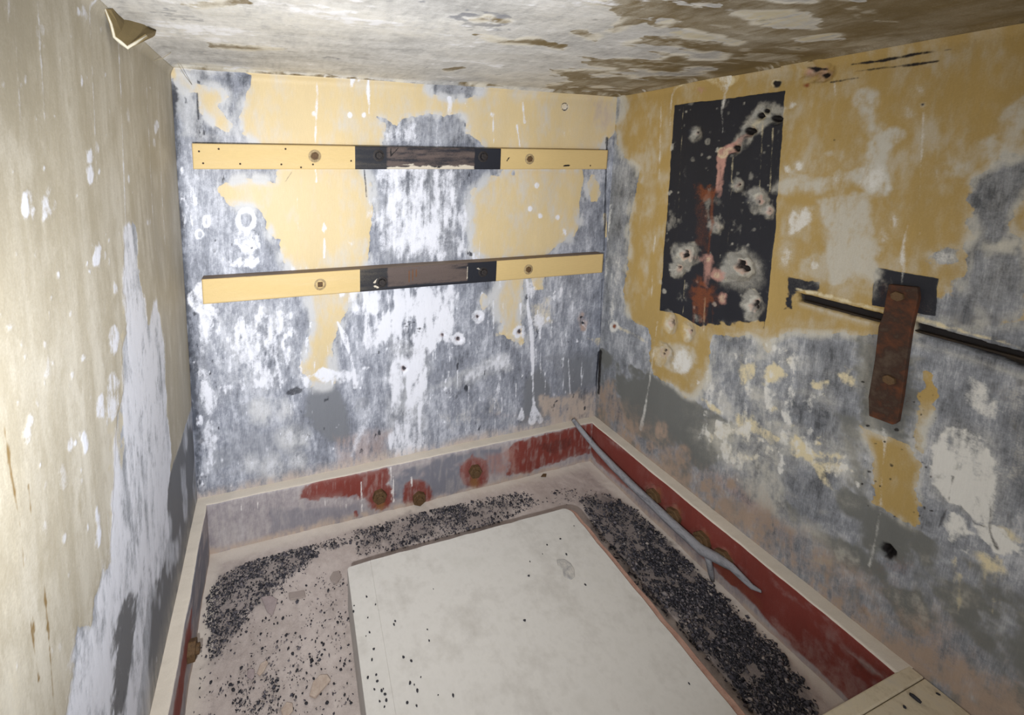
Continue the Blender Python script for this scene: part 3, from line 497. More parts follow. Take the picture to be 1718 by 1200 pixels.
# break-outs under the ceiling
r.blob('pink', 1372, 122, 24, 13, val=.7, soft=.03, n=(.01, .01)); r.blob('cream', 1378, 124, 24, 10, val=.5, soft=.03, n=(.01, .01)); r.poly('dark', [(1350, 112), (1375, 110), (1385, 116), (1362, 120)], n=(.006, .005)); r.blob('dark', 1380, 126, 8, 5); r.blob('pit', 1372, 120, 20, 10, val=.03, soft=.04)
r.blob('dark', 1303, 140, 5, 3); r.ring('cream', 1303, 140, 8, 5, 3, val=.7); r.blob('rust', 1353, 144, 4, 3); r.blob('dark', 1548, 176, 1.8, 2); r.blob('dark', 1401, 235, 1.8, 2)
for p, w in (([(1430, 108), (1480, 102), (1540, 90), (1596, 83)], [3, 5, 6, 2]), ([(1435, 120), (1480, 114), (1530, 109), (1572, 103)], [3, 4, 6, 5]), ([(1395, 138), (1440, 131)], [2, 3])): r.stroke('dark', p, w, val=.95, soft=.01, n=(.002, .003))
r.raise_to('haze', .35*sstep(.3, 1, n_big + .4*n_med)*sstep(1.3, 1.9, U+.0*V)*sstep(1.2, 1.5, zl))
r.raise_to('haze', .62*sstep(.0, .85, .55*n_dia + .5*n_med + .35*n_fin)*sstep(.7, .95, U)*r.L['grey'])
r.wear(.9, 6)
RAIL = [[(1338, 491), (1482, 528), (1478, 543), (1338, 505)], [(1534, 541), (1760, 603), (2300, 751), (2300, 800), (1760, 630), (1532, 556)]]
for p in RAIL: r.poly('pit', p, val=.030, soft=.006, n=(.0015, .002)); r.poly('dark', p, val=.9, soft=.008, n=(.002, .003))
wr = obj('wall_right', r.mesh('wall_right', -1, lambda X: X - np.stack([fillet(H-X[:, 2]), np.zeros(len(X)), np.zeros(len(X))], 1)), M_RIGHT, kind='structure')

# ---------------- left wall
l = Surf(0, 0., 1, -1, 2, 1, 0., -YF, P_-.06, H+.002, 2.0)
U, V = l.U, l.V; zl = V - P_
n_big = fbm(U, V, .30, .55, 5, 241); n_str = fbm(U, V, .05, .6, 5, 243); n_med = fbm(U, V, .10, .20, 5, 245); n_fin = fbm(U, V, .03, .05, 4, 247)
l.tone[:] = .58 + .14*n_big + .22*n_str + .12*n_med
l.raise_to('ochre', sstep(.49, .51, zl + .004*n_fin)); l.raise_to('grey', sstep(.51, .49, zl + .004*n_fin)*sstep(-.5, .2, n_big+.1))
bloom = [(206, 378), (218, 372), (229, 376), (231, 450), (238, 500), (247, 560), (250, 540), (255, 515), (259, 509), (268, 535), (274, 600), (279, 680), (286, 760), (281, 830), (280, 900), (270, 960), (252, 1010), (240, 1080), (225, 1230), (100, 1240), (118, 1160), (132, 1050), (153, 1045), (158, 1000), (172, 960), (186, 945), (190, 840), (192, 760), (197, 700), (207, 655), (203, 585), (211, 560), (207, 500)]
l.poly('ochre', bloom, sub=True, soft=.012, n=(.008, .008)); l.poly('grey', bloom, sub=True, val=.85, soft=.05, n=(.03, .02))
w = l.soft(bloom, .10); l.raise_to('white', .85*sstep(-.1, .9, -.02 + .8*w + .5*n_str + .4*n_med)*np.minimum(1, 2*w))
l.poly('cream', [(180, 700), (206, 640), (206, 800), (192, 960), (180, 960), (186, 800)], val=.7, soft=.03, n=(.02, .03)); l.stroke('cream', [(207, 500), (203, 590), (206, 660), (196, 720), (190, 840), (186, 940)], [5, 6, 6, 6, 8, 8], val=.75, soft=.015, n=(.006, .012))
l.poly('grey', [(196, 1060), (214, 1000), (228, 1010), (222, 1090), (205, 1230), (180, 1230)], val=1, soft=.05, n=(.03, .02)); l.poly('white', [(196, 1060), (214, 1000), (228, 1010), (222, 1090), (205, 1230), (180, 1230)], sub=True, val=.8, soft=.05, n=(.03, .02))
l.poly('white', [(135, 1050), (180, 1040), (186, 1230), (110, 1230)], val=.8, soft=.06, n=(.03, .02))
l.poly('ochre', [(283, 400), (295, 400), (298, 520), (290, 520)], sub=True, val=0)
l.raise_to('haze', np.clip(.20 + .35*n_big + .40*n_str + .55*sstep(1.5, .7, zl)*sstep(.4, 1.0, U), 0, 1.)*l.L['ochre'])  # also paler low down towards the front, lamp brightness put into the colour
for p, wd_ in (([(62, 0), (66, 90), (72, 200)], [2, 3, 2]), ([(147, 0), (151, 90), (156, 200), (161, 300)], [3, 4, 3, 2]), ([(198, 72), (202, 150), (206, 260), (210, 375)], [7, 6, 5, 6]), ([(242, 72), (246, 160), (252, 280), (260, 420)], [4, 4, 4, 4]), ([(263, 130), (268, 260), (276, 410)], [2, 3, 2]), ([(150, 0), (148, 20)], [9, 3]), ([(14, 0), (13, 36)], [5, 3]), ([(180, 860), (188, 960)], [3, 4]), ([(26, 80), (30, 200)], [2, 2])):
    l.stroke('white', p, wd_, val=.62, soft=.010, n=(.002, .003))
for cx, cy, rx, ry, v in ((40, 347, 8, 20, .95), (50, 358, 4, 12, .8), (74, 350, 5, 18, .9), (148, 262, 6, 16, .85), (149, 295, 6, 22, .9), (160, 250, 4, 12, .5), (137, 20, 3, 8, .6), (216, 195, 4, 12, .5), (262, 215, 4, 14, .8), (250, 372, 5, 10, .6), (160, 430, 8, 24, .85), (192, 486, 4, 10, .75), (188, 568, 9, 25, .9), (188, 665, 12, 40, .8), (168, 682, 8, 24, .85), (140, 742, 5, 16, .95), (115, 746, 3, 9, .85), (78, 620, 4, 18, .4), (72, 575, 4, 6, .7), (165, 900, 4, 18, .8), (105, 800, 7, 22, .4), (163, 866, 5, 20, .7), (75, 890, 5, 22, .5), (78, 320, 3, 10, .5), (97, 265, 3, 8, .5), (12, 550, 4, 4, .6), (27, 677, 3, 4, .5), (60, 680, 3, 5, .6), (140, 600, 3, 5, .6)):
    l.blob('white', cx, cy, rx, ry, val=v, soft=.016, n=(.006, .008)); l.blob('haze', cx, cy, rx*1.7, ry*1.3, val=.35, soft=.04)
l.stroke('dark', [(189, 560), (187, 575)], [2, 2], val=.7)
for i in range(170):
    x = random.uniform(-10, 270); y = random.uniform(0, 1150); s_ = random.uniform(.8, 2.2); l.blob('white', x, y, s_, s_*random.uniform(1.2, 4), val=random.uniform(.35, .85), soft=.010)
for i in range(40):
    x = random.uniform(-10, 240); y = random.uniform(0, 900); ln = random.uniform(40, 240); l.stroke('haze', [(x, y), (x+ln*.03, y+ln)], [2, 1], val=random.uniform(.3, .7), soft=.012)
for p, wd_ in (([(-6, 660), (4, 735), (14, 800), (30, 880), (36, 920), (42, 980), (52, 1040), (66, 1140)], [3, 4, 4, 5, 9, 5, 4, 3]), ([(38, 940), (52, 1010), (58, 1060)], [3, 3, 2]), ([(73, 970), (82, 1060), (88, 1140), (94, 1210)], [2, 5, 6, 4]), ([(44, 815), (50, 865)], [2, 4]), ([(110, 1150), (103, 1200)], [2, 2])):
    l.stroke('rust', p, np.array(wd_)*.6, val=.85, soft=.008, n=(.003, .003))
w = l.soft([(-40, 640), (40, 760), (60, 1000), (70, 1230), (-60, 1230)], .15); l.raise_to('cream', .48*w)
l.raise_to('dust', .55*sstep(.2, -.02, zl + .05*n_big)); l.stroke('dark', [(287, 140), (292, 230)], [2, 2], val=.3)
l.raise_to('dark', .55*sstep(.4, .9, .6*n_fin + .5*n_med)*l.L['grey'])
l.wear(.6, 5)
wl = obj('wall_left', l.mesh('wall_left', 1, lambda X: X + np.stack([fillet(H-X[:, 2]), np.zeros(len(X)), np.zeros(len(X))], 1)), M_LEFT, kind='structure')

# ---------------- ceiling
c = Surf(2, H, 0, 1, 1, -1, 0., W, 0., -YF, 2.2)
U, V = c.U, c.V
n_big = fbm(U, V, .45, .28, 5, 341); n_lon = fbm(U+.15*V, V, .30, .07, 5, 343); n_med = fbm(U, V, .16, .06, 5, 345); n_fin = fbm(U, V, .04, .02, 4, 347)
c.tone[:] = .52 + .16*n_big + .16*n_lon + .10*n_med
c.raise_to('white', .9*sstep(.15, .75, -.05 + .4*n_big + .5*n_lon + .35*n_fin)*sstep(1.9, 1.2, U)); c.raise_to('haze', np.clip(.2+.35*n_big, 0, .6))
br = sstep(1.42, 2.62, U*.95 + V*.42 + .42*n_big + .30*n_lon - .05)
c.raise_to('ochre', sstep(.42, .56, br + .22*n_lon + .06*n_fin)); c.raise_to('ochre', sstep(.10, .02, W-U-.02-.05*n_med)*.9*sstep(.15, .4, V))
c.raise_to('haze', .55*c.L['ochre']*sstep(.35, .7, n_lon - .1*n_big + .2*n_fin))
c.raise_to('ochre', .85*sstep(.06, .02, V + .03*n_med)*sstep(-.3, .3, n_lon+.2))
for p in ([(786, 33), (815, 27), (850, 32), (864, 38), (845, 40), (820, 36)], [(795, 56), (812, 58), (835, 64), (860, 68), (885, 61), (905, 66), (930, 72), (952, 76), (945, 84), (925, 80), (895, 75), (860, 75), (835, 71)], [(952, 53), (975, 48), (988, 55), (1008, 64), (998, 71), (975, 64)], [(922, 116), (960, 118), (995, 124), (1000, 128), (970, 131), (1045, 138), (1000, 138), (965, 137)], [(740, 116), (775, 111), (783, 114), (750, 120)], [(1015, 128), (1055, 126), (1068, 130), (1030, 134)], [(1085, 117), (1110, 113), (1120, 116), (1100, 121)], [(1024, 8), (1060, 5), (1110, 3), (1150, 10), (1200, 22), (1180, 40), (1120, 52), (1080, 40), (1050, 45), (1030, 58), (1020, 52), (1042, 34), (1030, 22)], [(350, 70), (420, 76), (480, 80), (420, 84), (350, 80)], [(300, 4), (420, -6), (420, 4), (330, 10)]):
    c.poly('ochre', p, val=.95, soft=.018, n=(.006, .008)); c.poly('cream', p, val=0)
for p in ([(1040, 28), (1120, 36), (1060, 30)], [(1110, 45), (1250, 68), (1240, 76), (1130, 60)], [(1220, 15), (1330, 12), (1380, 30), (1370, 45), (1300, 45)], [(1090, 30), (1130, 27), (1140, 36), (1100, 40)], [(1330, 62), (1400, 55), (1410, 64), (1340, 70)]): c.poly('ochre', p, sub=True, val=.9, soft=.03, n=(.012, .012)); c.poly('cream', p, val=.7, soft=.04, n=(.012, .012))
w = c.soft([(755, 30), (790, 20), (870, 22), (880, 45), (780, 55)], .05); c.raise_to('grey', .7*sstep(.2, .8, w + .5*n_fin - .3)); c.raise_to('grey', .6*sstep(.45, .9, .6*n_fin + .5*n_med))
c.raise_to('dark', .7*sstep(.35, .95, .55*n_lon + .3*n_fin - .15 + .55*sstep(1.7, 2.4, U)*sstep(.8, 1.6, V)))
c.stroke('dark', [(1095, 14), (1150, 16), (1200, 13)], [4, 6, 3], val=.7, soft=.02, n=(.004, .006)); c.stroke('dark', [(1230, 36), (1300, 30)], [6, 8], val=.5, soft=.03, n=(.008, .008))
c.wear(.9, 4, .5)
def ceil_warp(X):
    e = np.minimum(np.minimum(X[:, 0], W-X[:, 0]), -X[:, 1]); X[:, 2] -= fillet(e) + .004*n_big*(e > .02); return X
ce = obj('ceiling', c.mesh('ceiling', -1, ceil_warp), M_CEIL, kind='structure')
# ------------------------------------------------------------------ sunken floor, ledges, raised front floor
M_SAND = paint_material('sandy_floor', (srgb(156, 144, 138), srgb(188, 176, 170), srgb(208, 197, 190)), {
    'dust': L(srgb(208, 198, 188), .05, .95, .4, .06), 'dark': L(srgb(108, 100, 100), .1, .9, .8, .2)}, rough=.9, streak=(1, 1, 1), spec=.1)
M_SKIRT = paint_material('baseboard_paint', (srgb(136, 130, 136), srgb(168, 160, 162), srgb(192, 186, 186)), {
    'grey': L(srgb(126, 126, 136), .2, .8, .6, .12), 'ochre': L(srgb(128, 60, 52), .2, .8, .7, .18), 'haze': L(srgb(188, 180, 176), 0, 1.1, .4, .08), 'pink': L(srgb(166, 122, 112), .1, .9, .4, .1),
    'cream': L(srgb(214, 204, 190), .4, .6, .3, .06), 'white': L(srgb(222, 216, 214), .35, .65, .6, .05), 'rust': L(srgb(140, 98, 58), .2, .9, .6, .25), 'dust': L(srgb(186, 168, 154), .1, .9, .5, .08), 'dark': L(srgb(60, 36, 34), .3, .7, .7, .2)}, rough=.7, streak=(1, 1, .5))
GRAVEL = [([(347, 1062), (346, 1005), (368, 968), (410, 947), (460, 932), (512, 918), (535, 930), (518, 952), (478, 978), (450, 1004), (420, 1028), (400, 1058), (372, 1095), (352, 1115)], 2900, .85),
          ([(500, 922), (560, 905), (600, 890), (625, 890), (590, 912), (520, 938)], 330, .5),
          ([(595, 893), (660, 874), (740, 853), (800, 840), (880, 826), (905, 848), (830, 880), (690, 918), (600, 936)], 2200, .75),
          ([(700, 862), (770, 848), (810, 866), (690, 912)], 700, .9),
          ([(880, 830), (960, 822), (1010, 830), (960, 850), (900, 845)], 90, .4),
          ([(968, 836), (1010, 828), (1062, 858), (1106, 898), (1166, 958), (1206, 998), (1292, 1078), (1345, 1140), (1385, 1215), (1270, 1215), (1203, 1130), (1130, 1050), (1064, 978), (1006, 905)], 5200, 1.),
          ([(1060, 880), (1105, 905), (1205, 1005), (1290, 1085), (1345, 1150), (1375, 1215), (1280, 1215), (1190, 1100), (1118, 1010)], 6500, 1.),
          ([(400, 1130), (450, 1100), (470, 1140), (470, 1260), (390, 1260)], 420, .6),
          ([(345, 1000), (580, 940), (612, 1420), (300, 1420)], 1300, .35)]
fl = Surf(2, 0., 0, 1, 1, -1, LL-.02, W-LR+.02, LB-.02, -YC+.02, 2.6)
U, V = fl.U, fl.V; nb = fbm(U, V, .25, octv=5, seed=441); nf = fbm(U, V, .03, octv=4, seed=443)
fl.tone[:] = .5 + .16*nb + .12*nf
for k, (p, cnt, d) in enumerate(GRAVEL): fl.poly('dark', p, val=.62*d if k < 7 else .12, soft=.07, n=(.03, .02))
edge = np.minimum(np.minimum(U-LL, W-LR-U), V-LB); fl.raise_to('dust', sstep(.10, .02, edge + .02*nb)*.8)
def rim_x(y): return 1.842 + .0319*y + .026 + .010*(-.491-y)/.95
def floor_warp(X):
    X[:, 2] += .010*np.exp(-np.maximum(edge, 0)/.035) + .0035*nb + .0015*nf + .012*fl.L['dark']*sstep(1.93, 2.03, U); return X
obj('floor', fl.mesh('floor', 1, floor_warp), M_SAND, kind='structure')

def skirt(name, ax, val, iu, su, u0, u1, depth, inward, step=2.0):
    """front face of a ledge; the sheet goes on over the top back to the wall"""
    s = Surf(ax, val, iu, su, 2, 1, u0, u1, -.03, P_+depth+.01, step); top = s.V > P_
    s.na = fbm(s.U, s.V, .22, .12, 5, 541); s.nb_ = fbm(s.U, s.V, .05, .09, 4, 543); s.nc = fbm(s.U, s.V, .015, .08, 4, 545)
    s.tone[:] = .5 + .18*s.na + .14*s.nb_ + .08*s.nc
    def warp(X):
        e = np.clip(s.V-P_, 0, None); rr = .006; k = np.clip(1-np.abs(s.V-P_)/rr, 0, 1)
        wob = .0035*fbm(s.U, s.V*0, .12, octv=4, seed=547)
        X[:, ax] = np.where(top, val - inward*e, X[:, ax]) - inward*(k*.0022) + inward*wob*np.exp(-e/.02)
        X[:, 2] = np.where(top, P_ + .0012*s.nb_, s.V) - k*.0022
        return X
    s.finish = lambda: obj(name, s.mesh(name, inward, warp), M_SKIRT, kind='structure')
    return s
# back ledge
s = skirt('baseboard_back', 1, -LB, 0, 1, 0., W, LB, -1)
D = dict(soft=.035, n=(.010, .010))
s.poly('ochre', [(505, 818), (530, 806), (580, 796), (648, 784), (655, 800), (650, 815), (620, 832), (560, 835), (525, 842), (503, 835)], val=.92, **D)
for cx, cy, q in ((637, 832, 23), (702, 831, 24), (796, 793, 25)): s.blob('ochre', cx, cy, q, q*1.15, val=.85, **D); s.blob('rust', cx, cy+14, q*.4, q*.7, val=.7, soft=.04)
s.poly('ochre', [(852, 752), (868, 738), (965, 716), (990, 712), (990, 760), (945, 772), (885, 793), (852, 796)], **D); s.poly('pink', [(815, 765), (870, 738), (870, 795), (820, 800)], val=.6, soft=.07); s.poly('dark', [(895, 745), (960, 728), (975, 752), (920, 765)], val=.45, soft=.05, n=(.02, .015))
s.raise_to('grey', .8*s.soft([(655, 790), (780, 760), (850, 745), (840, 790), (760, 830), (660, 850)], .06)*sstep(-.4, .5, s.na+.2)); s.raise_to('grey', .5*s.soft([(450, 850), (640, 850), (620, 880), (450, 910)], .05))
for x, y0, y1, w in ((606, 808, 858, 4), (600, 830, 860, 3), (656, 785, 850, 4), (660, 800, 860, 3), (404, 842, 862, 3), (432, 840, 858, 4), (420, 846, 858, 2), (465, 840, 856, 2), (690, 800, 815, 3), (545, 835, 850, 3), (580, 838, 858, 3)): s.stroke('white', [(x, y0), (x+1, y1)], [w, w*.6], val=.75, soft=.008)
s.stroke('rust', [(697, 845), (698, 862)], [8, 4], val=.9, soft=.012); s.blob('ochre', 597, 863, 4, 6, val=.7); s.raise_to('haze', .42*sstep(-.2, .8, s.nc + .4*s.na))
s.raise_to('dust', .85*sstep(.075, .0, s.V + .02*s.na))
s.wear(.35, 4, .25); s.raise_to('cream', (s.V > P_-.002)*(.93+.05*s.nb_)); s.L['dust'] *= (s.V < P_)
base_back = s.finish()
# right ledge
s = skirt('baseboard_right', 0, W-LR, 1, -1, LB*.5, -YC+.01, LR, -1)
s.raise_to('ochre', sstep(.02, .07, s.V + .03*s.na + .012*s.nb_ - .015)); s.raise_to('haze', .34*sstep(.25, .95, s.na+.5*s.nb_)); s.raise_to('pink', .5*sstep(.14, .05, s.V)*sstep(-.2, .5, s.na))
for cx, cy in ((1098, 832), (1131, 864), (1180, 904), (1215, 934)): s.blob('rust', cx, cy, 18, 20, val=.5, soft=.06, n=(.015, .01)); s.blob('pink', cx-6, cy-8, 14, 14, val=.5, soft=.03, n=(.01, .01)); s.ring('dark', cx, cy, 17, 19, 4, val=.45, soft=.015)
s.raise_to('rust', .35*s.soft([(1060, 850), (1120, 860), (1230, 950), (1270, 1010), (1200, 990), (1090, 880)], .05))
s.poly('haze', [(1010, 730), (1045, 745), (1060, 765), (1030, 750)], val=.4, soft=.03); s.stroke('haze', [(1410, 1085), (1445, 1110), (1480, 1135)], [6, 8, 8], val=.6, soft=.02, n=(.006, .006)); s.poly('dark', [(1410, 1080), (1480, 1130), (1470, 1150), (1425, 1120)], val=.4, soft=.04, n=(.02, .01)); s.poly('dark', [(1440, 1130), (1478, 1135), (1420, 1170), (1400, 1160)], val=.4, soft=.05)
s.raise_to('dust', .9*sstep(.06, .0, s.V + .02*s.na))
s.wear(.35, 4, .25); s.raise_to('cream', (s.V > P_-.002)*(.93+.05*s.nb_)); s.L['dust'] *= (s.V < P_)
base_right = s.finish()
# left ledge
s = skirt('baseboard_left', 0, LL, 1, -1, LB*.5, -YC+.01, LL, 1)
s.raise_to('grey', .8*sstep(-.5, .4, s.na+.1)); s.raise_to('ochre', .9*sstep(.45, .55, s.U + .04*s.nb_)*sstep(.08, .14, s.V+.03*s.na)*sstep(.26, .22, s.V+.01*s.nc)); s.raise_to('haze', .3*sstep(.1, .9, s.nc))
s.raise_to('dust', .85*sstep(.06, .0, s.V + .02*s.na))
s.wear(.35, 4, .25); s.raise_to('cream', (s.V > P_-.002)*(.93+.05*s.nb_)); s.L['dust'] *= (s.V < P_)
base_left = s.finish()

M_LEDGE = simple_material('raised_floor_concrete', srgb(178, 162, 138), srgb(206, 192, 166), 14, .85, .2, c3=srgb(196, 184, 166))
def boxmesh(name, x0, x1, y0, y1, z0, z1, bev=.004): return prism(name, [(x0, y0), (x1, y0), (x1, y1), (x0, y1)], z0, z1, bev)
obj('trim_1', boxmesh('trim_1', LL*0+.002, W-.002, YC-.036, YC, -.03, P_+.001, .004), M_LEDGE, kind='structure')
obj('floor_raised', boxmesh('floor_raised', .002, W-.002, YF, YC-.0375, -.03, P_-.001, .003), M_LEDGE, kind='structure')
# front wall behind the camera, with an unseen opening added for the fill light
M_FRONT = simple_material('front_wall_plaster', srgb(150, 140, 118), srgb(190, 182, 164), 6, .8, .2)
bm = bmesh.new()
for x0, x1, z0, z1 in ((0, .45, P_-.02, H), (1.45, W, P_-.02, H), (.45, 1.45, P_+2.0, H)):
    for v in bmesh.ops.create_cube(bm, size=1)['verts']: v.co = Vector((x0+(v.co.x+.5)*(x1-x0), YF-.12+(v.co.y+.5)*.12, z0+(v.co.z+.5)*(z1-z0)))
obj('wall_front', bm_mesh('wall_front', bm), M_FRONT, kind='structure')

# ------------------------------------------------------------------ the big slab on the floor
M_SLAB = simple_material('pale_slab_concrete', srgb(180, 175, 168), srgb(202, 198, 192), 5, .85, .12, c3=srgb(192, 188, 181), dist=.001)
M_RIM = simple_material('pinkish_slab_rim', srgb(150, 112, 98), srgb(184, 150, 134), 40, .9, .3)
M_SIDE = M_SLAB
SZ = .200
lx = lambda y: .697 + .0508*y; rx = lambda y: 1.842 + .0319*y
skew = lambda ring: [(x, y - (.012*(x-.67)/1.15 if y > -.62 else 0)) for x, y in ring]
slab = thing('concrete_slab', (1.25, -.95, 0), 'large pale concrete slab lying on the sandy sunken floor', 'slab')
def loc(ring, o): return [(x-o.location.x, y-o.location.y) for x, y in ring]
YB, YN = -.491, YC+.012
def corner(x, y, r_, a0, a1, n=6): return [(x+r_*math.cos(math.radians(a0+(a1-a0)*k/n)), y+r_*math.sin(math.radians(a0+(a1-a0)*k/n))) for k in range(n+1)]
ys = np.linspace(YN, YB-.05, 22)
wig = lambda y, a=.0022: a*math.sin(y*37)+a*.7*math.sin(y*91+1)
rim = [(lx(YN)+.012, YN), (rx(YN)+.036, YN)] + [(rx(y)+.026+.010*(YB-y)/.95+wig(y), y) for y in ys[1:]] + corner(rx(YB)+.026-.045, YB+.004-.045, .045, 0, 90) + [(x, YB+.004+wig(x, .0015)) for x in np.linspace(1.70, lx(YB)+.03, 22)] + [(lx(YB)+.012, YB+.002)]
obj('base', prism('base', loc(skew(rim), slab), -.004, SZ-.010, .003), M_RIM, slab)
sx = lambda y: lx(y) + .105 + .02*(y-YB)
strip = [(lx(YN), YN), (sx(YN), YN), (sx(YB), YB), (lx(YB)+.008, YB-.004), (lx(YB), YB-.012)]
obj('border_strip', prism('border_strip', loc(skew(strip), slab), -.003, SZ, .0012, 1), M_SLAB, slab)
panel = [(sx(YN), YN), (rx(YN), YN)] + [(rx(y)+wig(y, .0015), y) for y in ys[1:]] + corner(rx(YB)-.04, YB-.04, .04, 0, 90) + [(x, YB+wig(x, .0012)) for x in np.linspace(1.70, sx(YB)+.05, 22)] + [(sx(YB), YB)]
obj('top_panel', prism('top_panel', loc(skew(panel), slab), .004, SZ+.0003, .001, 1), M_SLAB, slab)

# ------------------------------------------------------------------ wall boards
M_WOOD = paint_material('board_paint', (srgb(96, 78, 66), srgb(120, 98, 82), srgb(142, 118, 98)), {
    'ochre': L(srgb(210, 184, 130), .3, .7, .5, .06), 'black': L(srgb(36, 38, 46), .42, .58, .4, .2), 'haze': L(srgb(224, 204, 168), 0, 1.1, .4, .06), 'pink': L(srgb(96, 84, 80), .15, .85, .8, .35),
    'cream': L(srgb(206, 196, 180), .3, .7, .7, .1), 'rust': L(srgb(112, 74, 46), .2, .8, .6, .3), 'dust': L(srgb(128, 112, 98), .1, .9, .5, .15), 'dark': L(srgb(28, 26, 28), .35, .65, .7, .2)}, rough=.62, streak=(.15, 1, 1))
M_NUT = simple_material('rusty_nut', srgb(50, 38, 28), srgb(104, 80, 54), 90, .7, .5, c3=srgb(74, 56, 40))
M_DNUT = simple_material('black_painted_nut', srgb(26, 25, 27), srgb(62, 56, 54), 120, .6, .4)
M_WASH = simple_material('worn_washer', srgb(120, 98, 70), srgb(196, 176, 136), 90, .7, .3)
M_NAIL = simple_material('dark_nail_head', srgb(40, 30, 26), srgb(74, 56, 44), 150, .7, .2)
def nut_y(parent, x, z, yf, rad, mat, sides=6, washer=True, sq=False, depth=.009, rot=.3, name='bolt'):
    """a nut on a washer, on a face that looks towards -y; coordinates relative to parent"""
    o = parent.location
    n_ = prism('bolt', [(p[0], p[1]) for p in ngon(4 if sq else sides, rad*.62 if not sq else rad*.6, rot)], 0, depth, rad*.10, 2, 'Y')
    q = obj(name, n_, mat, parent); q.location = (x-o.x, yf-o.y, z-o.z)
    if washer:
        bm = bmesh.new(); R1, R2 = rad, rad*.78; N = 20; vv = []
        for R_, h_ in ((R1, 0), (R1, .003), (R2, .0045), (R2*.86, .0045), (R2*.8, .0008)): vv.append([bm.verts.new((R_*math.cos(2*math.pi*k/N), -h_, R_*math.sin(2*math.pi*k/N))) for k in range(N)])
        for a, b_ in zip(vv, vv[1:]):
            for k in range(N): bm.faces.new((a[k], a[(k+1) % N], b_[(k+1) % N], b_[k]))
        bm.faces.new(vv[-1][::-1]); obj('washer', bm_mesh('washer', bm), M_WASH if mat is not M_DNUT else M_DNUT, q)
    return q
def board(label, yf, x0, x1, z0, z1, tilt, top_brown, blk, worn, bolts, nails):
    o = thing('timber_batten', (x0, 0, z0), label, 'batten')
    d = -yf; s = Surf(1, yf, 0, 1, 2, 1, x0-d, x1+d, z0-d, z1+d, 2.0)
    s.n3 = fbm(s.U, s.V, .30, .03, 5, 641); s.n4 = fbm(s.U, s.V, .05, .01, 4, 643)
    s.tone[:] = .5 + .2*s.n3 + .15*s.n4; s.raise_to('ochre', np.ones(len(s.U))); s.raise_to('haze', np.clip(.12 + .2*s.n3, 0, 1)*sstep(1.2, .6, s.U))  # left end paled with haze, brighter lighting put into the colour
    bx0, bx1 = [s.uv(q, 400)[0] for q in blk]; wx0, wx1 = [s.uv(q, 400)[0] for q in worn]
    k = sstep(bx0-.002, bx0+.002, s.U)*sstep(bx1+.002, bx1-.002, s.U); s.raise_to('black', k)
    wn = sstep(wx0-.01, wx0+.01, s.U)*sstep(wx1+.005, wx1-.005, s.U); s.raise_to('pink', wn*sstep(z0+.008, z0+.022, s.V)*np.clip(.72+.4*s.n3+.2*s.n4, 0, 1)); s.tone -= .1*wn
    if top_brown: s.raise_to('dust', sstep(z1-.001, z1+.003, s.V)); s.raise_to('rust', .5*sstep(z1-.004, z1+.002, s.V + .004*s.n4))
    else:
        s.raise_to('cream', .75*wn*sstep(z0+.030, z0+.012, s.V + .012*s.n4))
    for p, w_, ly in nails[1]: s.stroke(ly, p, w_, val=.9, soft=.005, n=(.001, .001))
    s.raise_to('cream', .35*sstep(.5, .95, s.n4 + .4*s.n3)*(1-.5*k))
    def warp(X):
        ou = np.maximum(np.maximum(x0-s.U, s.U-x1), 0); ov = np.maximum(np.maximum(z0-s.V, s.V-z1), 0); e = np.maximum(ou, ov)
        X[:, 0] = np.clip(s.U, x0, x1); X[:, 2] = np.clip(s.V, z0, z1) + tilt*(X[:, 0]-x0)/(x1-x0) + .0008*fbm(s.U, s.V*0, .4, octv=3, seed=651)
        X[:, 1] = np.where(e > 0, yf + e, X[:, 1]); return X - np.array([x0, 0, z0])
    obj('timber', s.mesh('timber', -1, warp), M_WOOD, o)
    for (bx, by, kind) in bolts:
        X = at(bx, by, 1, yf)
        if kind == 'r': nut_y(o, X[0], X[2], yf-.0008, .030, M_NUT, rot=random.random())
        elif kind == 's': nut_y(o, X[0], X[2], yf-.0008, .030, M_NUT, sq=True, rot=.75+random.uniform(-.05, .05))
        else: nut_y(o, X[0], X[2], yf-.0008, .030, M_DNUT, depth=.020, rot=random.random())
    for (nx, ny) in nails[0]:
        X = at(nx, ny, 1, yf); q = obj('nail', prism('nail', ngon(6, .0048, random.random()), 0, .003, .0008, 1, 'Y'), M_NAIL, o); q.location = (X[0]-x0, yf-.0005, X[2]-z0)
    return o
zz = lambda v: v + P_
board('upper painted timber batten, yellow ends and black middle, many dark nails', -.05, .078, 2.343, zz(1.651), zz(1.765), -.0015, False, (597, 835), (648, 792),
      [(528, 262, 'r'), (635, 261, 'd'), (810, 263, 'd'), (888, 267, 'r')],
      ([(334, 254), (367, 250), (341, 274), (403, 275), (472, 276), (525, 276), (589, 270), (479, 250), (505, 281), (914, 268), (990, 278)], [([(850, 270), (854, 264)], 2, 'dark'), ([(945, 278), (955, 277)], 2.5, 'dark'), ([(786, 250), (786, 278)], 3, 'ochre'), ([(780, 250), (780, 262)], 3, 'ochre'), ([(700, 249), (735, 250)], 3, 'ochre'), ([(768, 250), (780, 250)], 3, 'ochre'), ([(655, 247), (655, 262), (668, 248)], 2, 'dark')]))
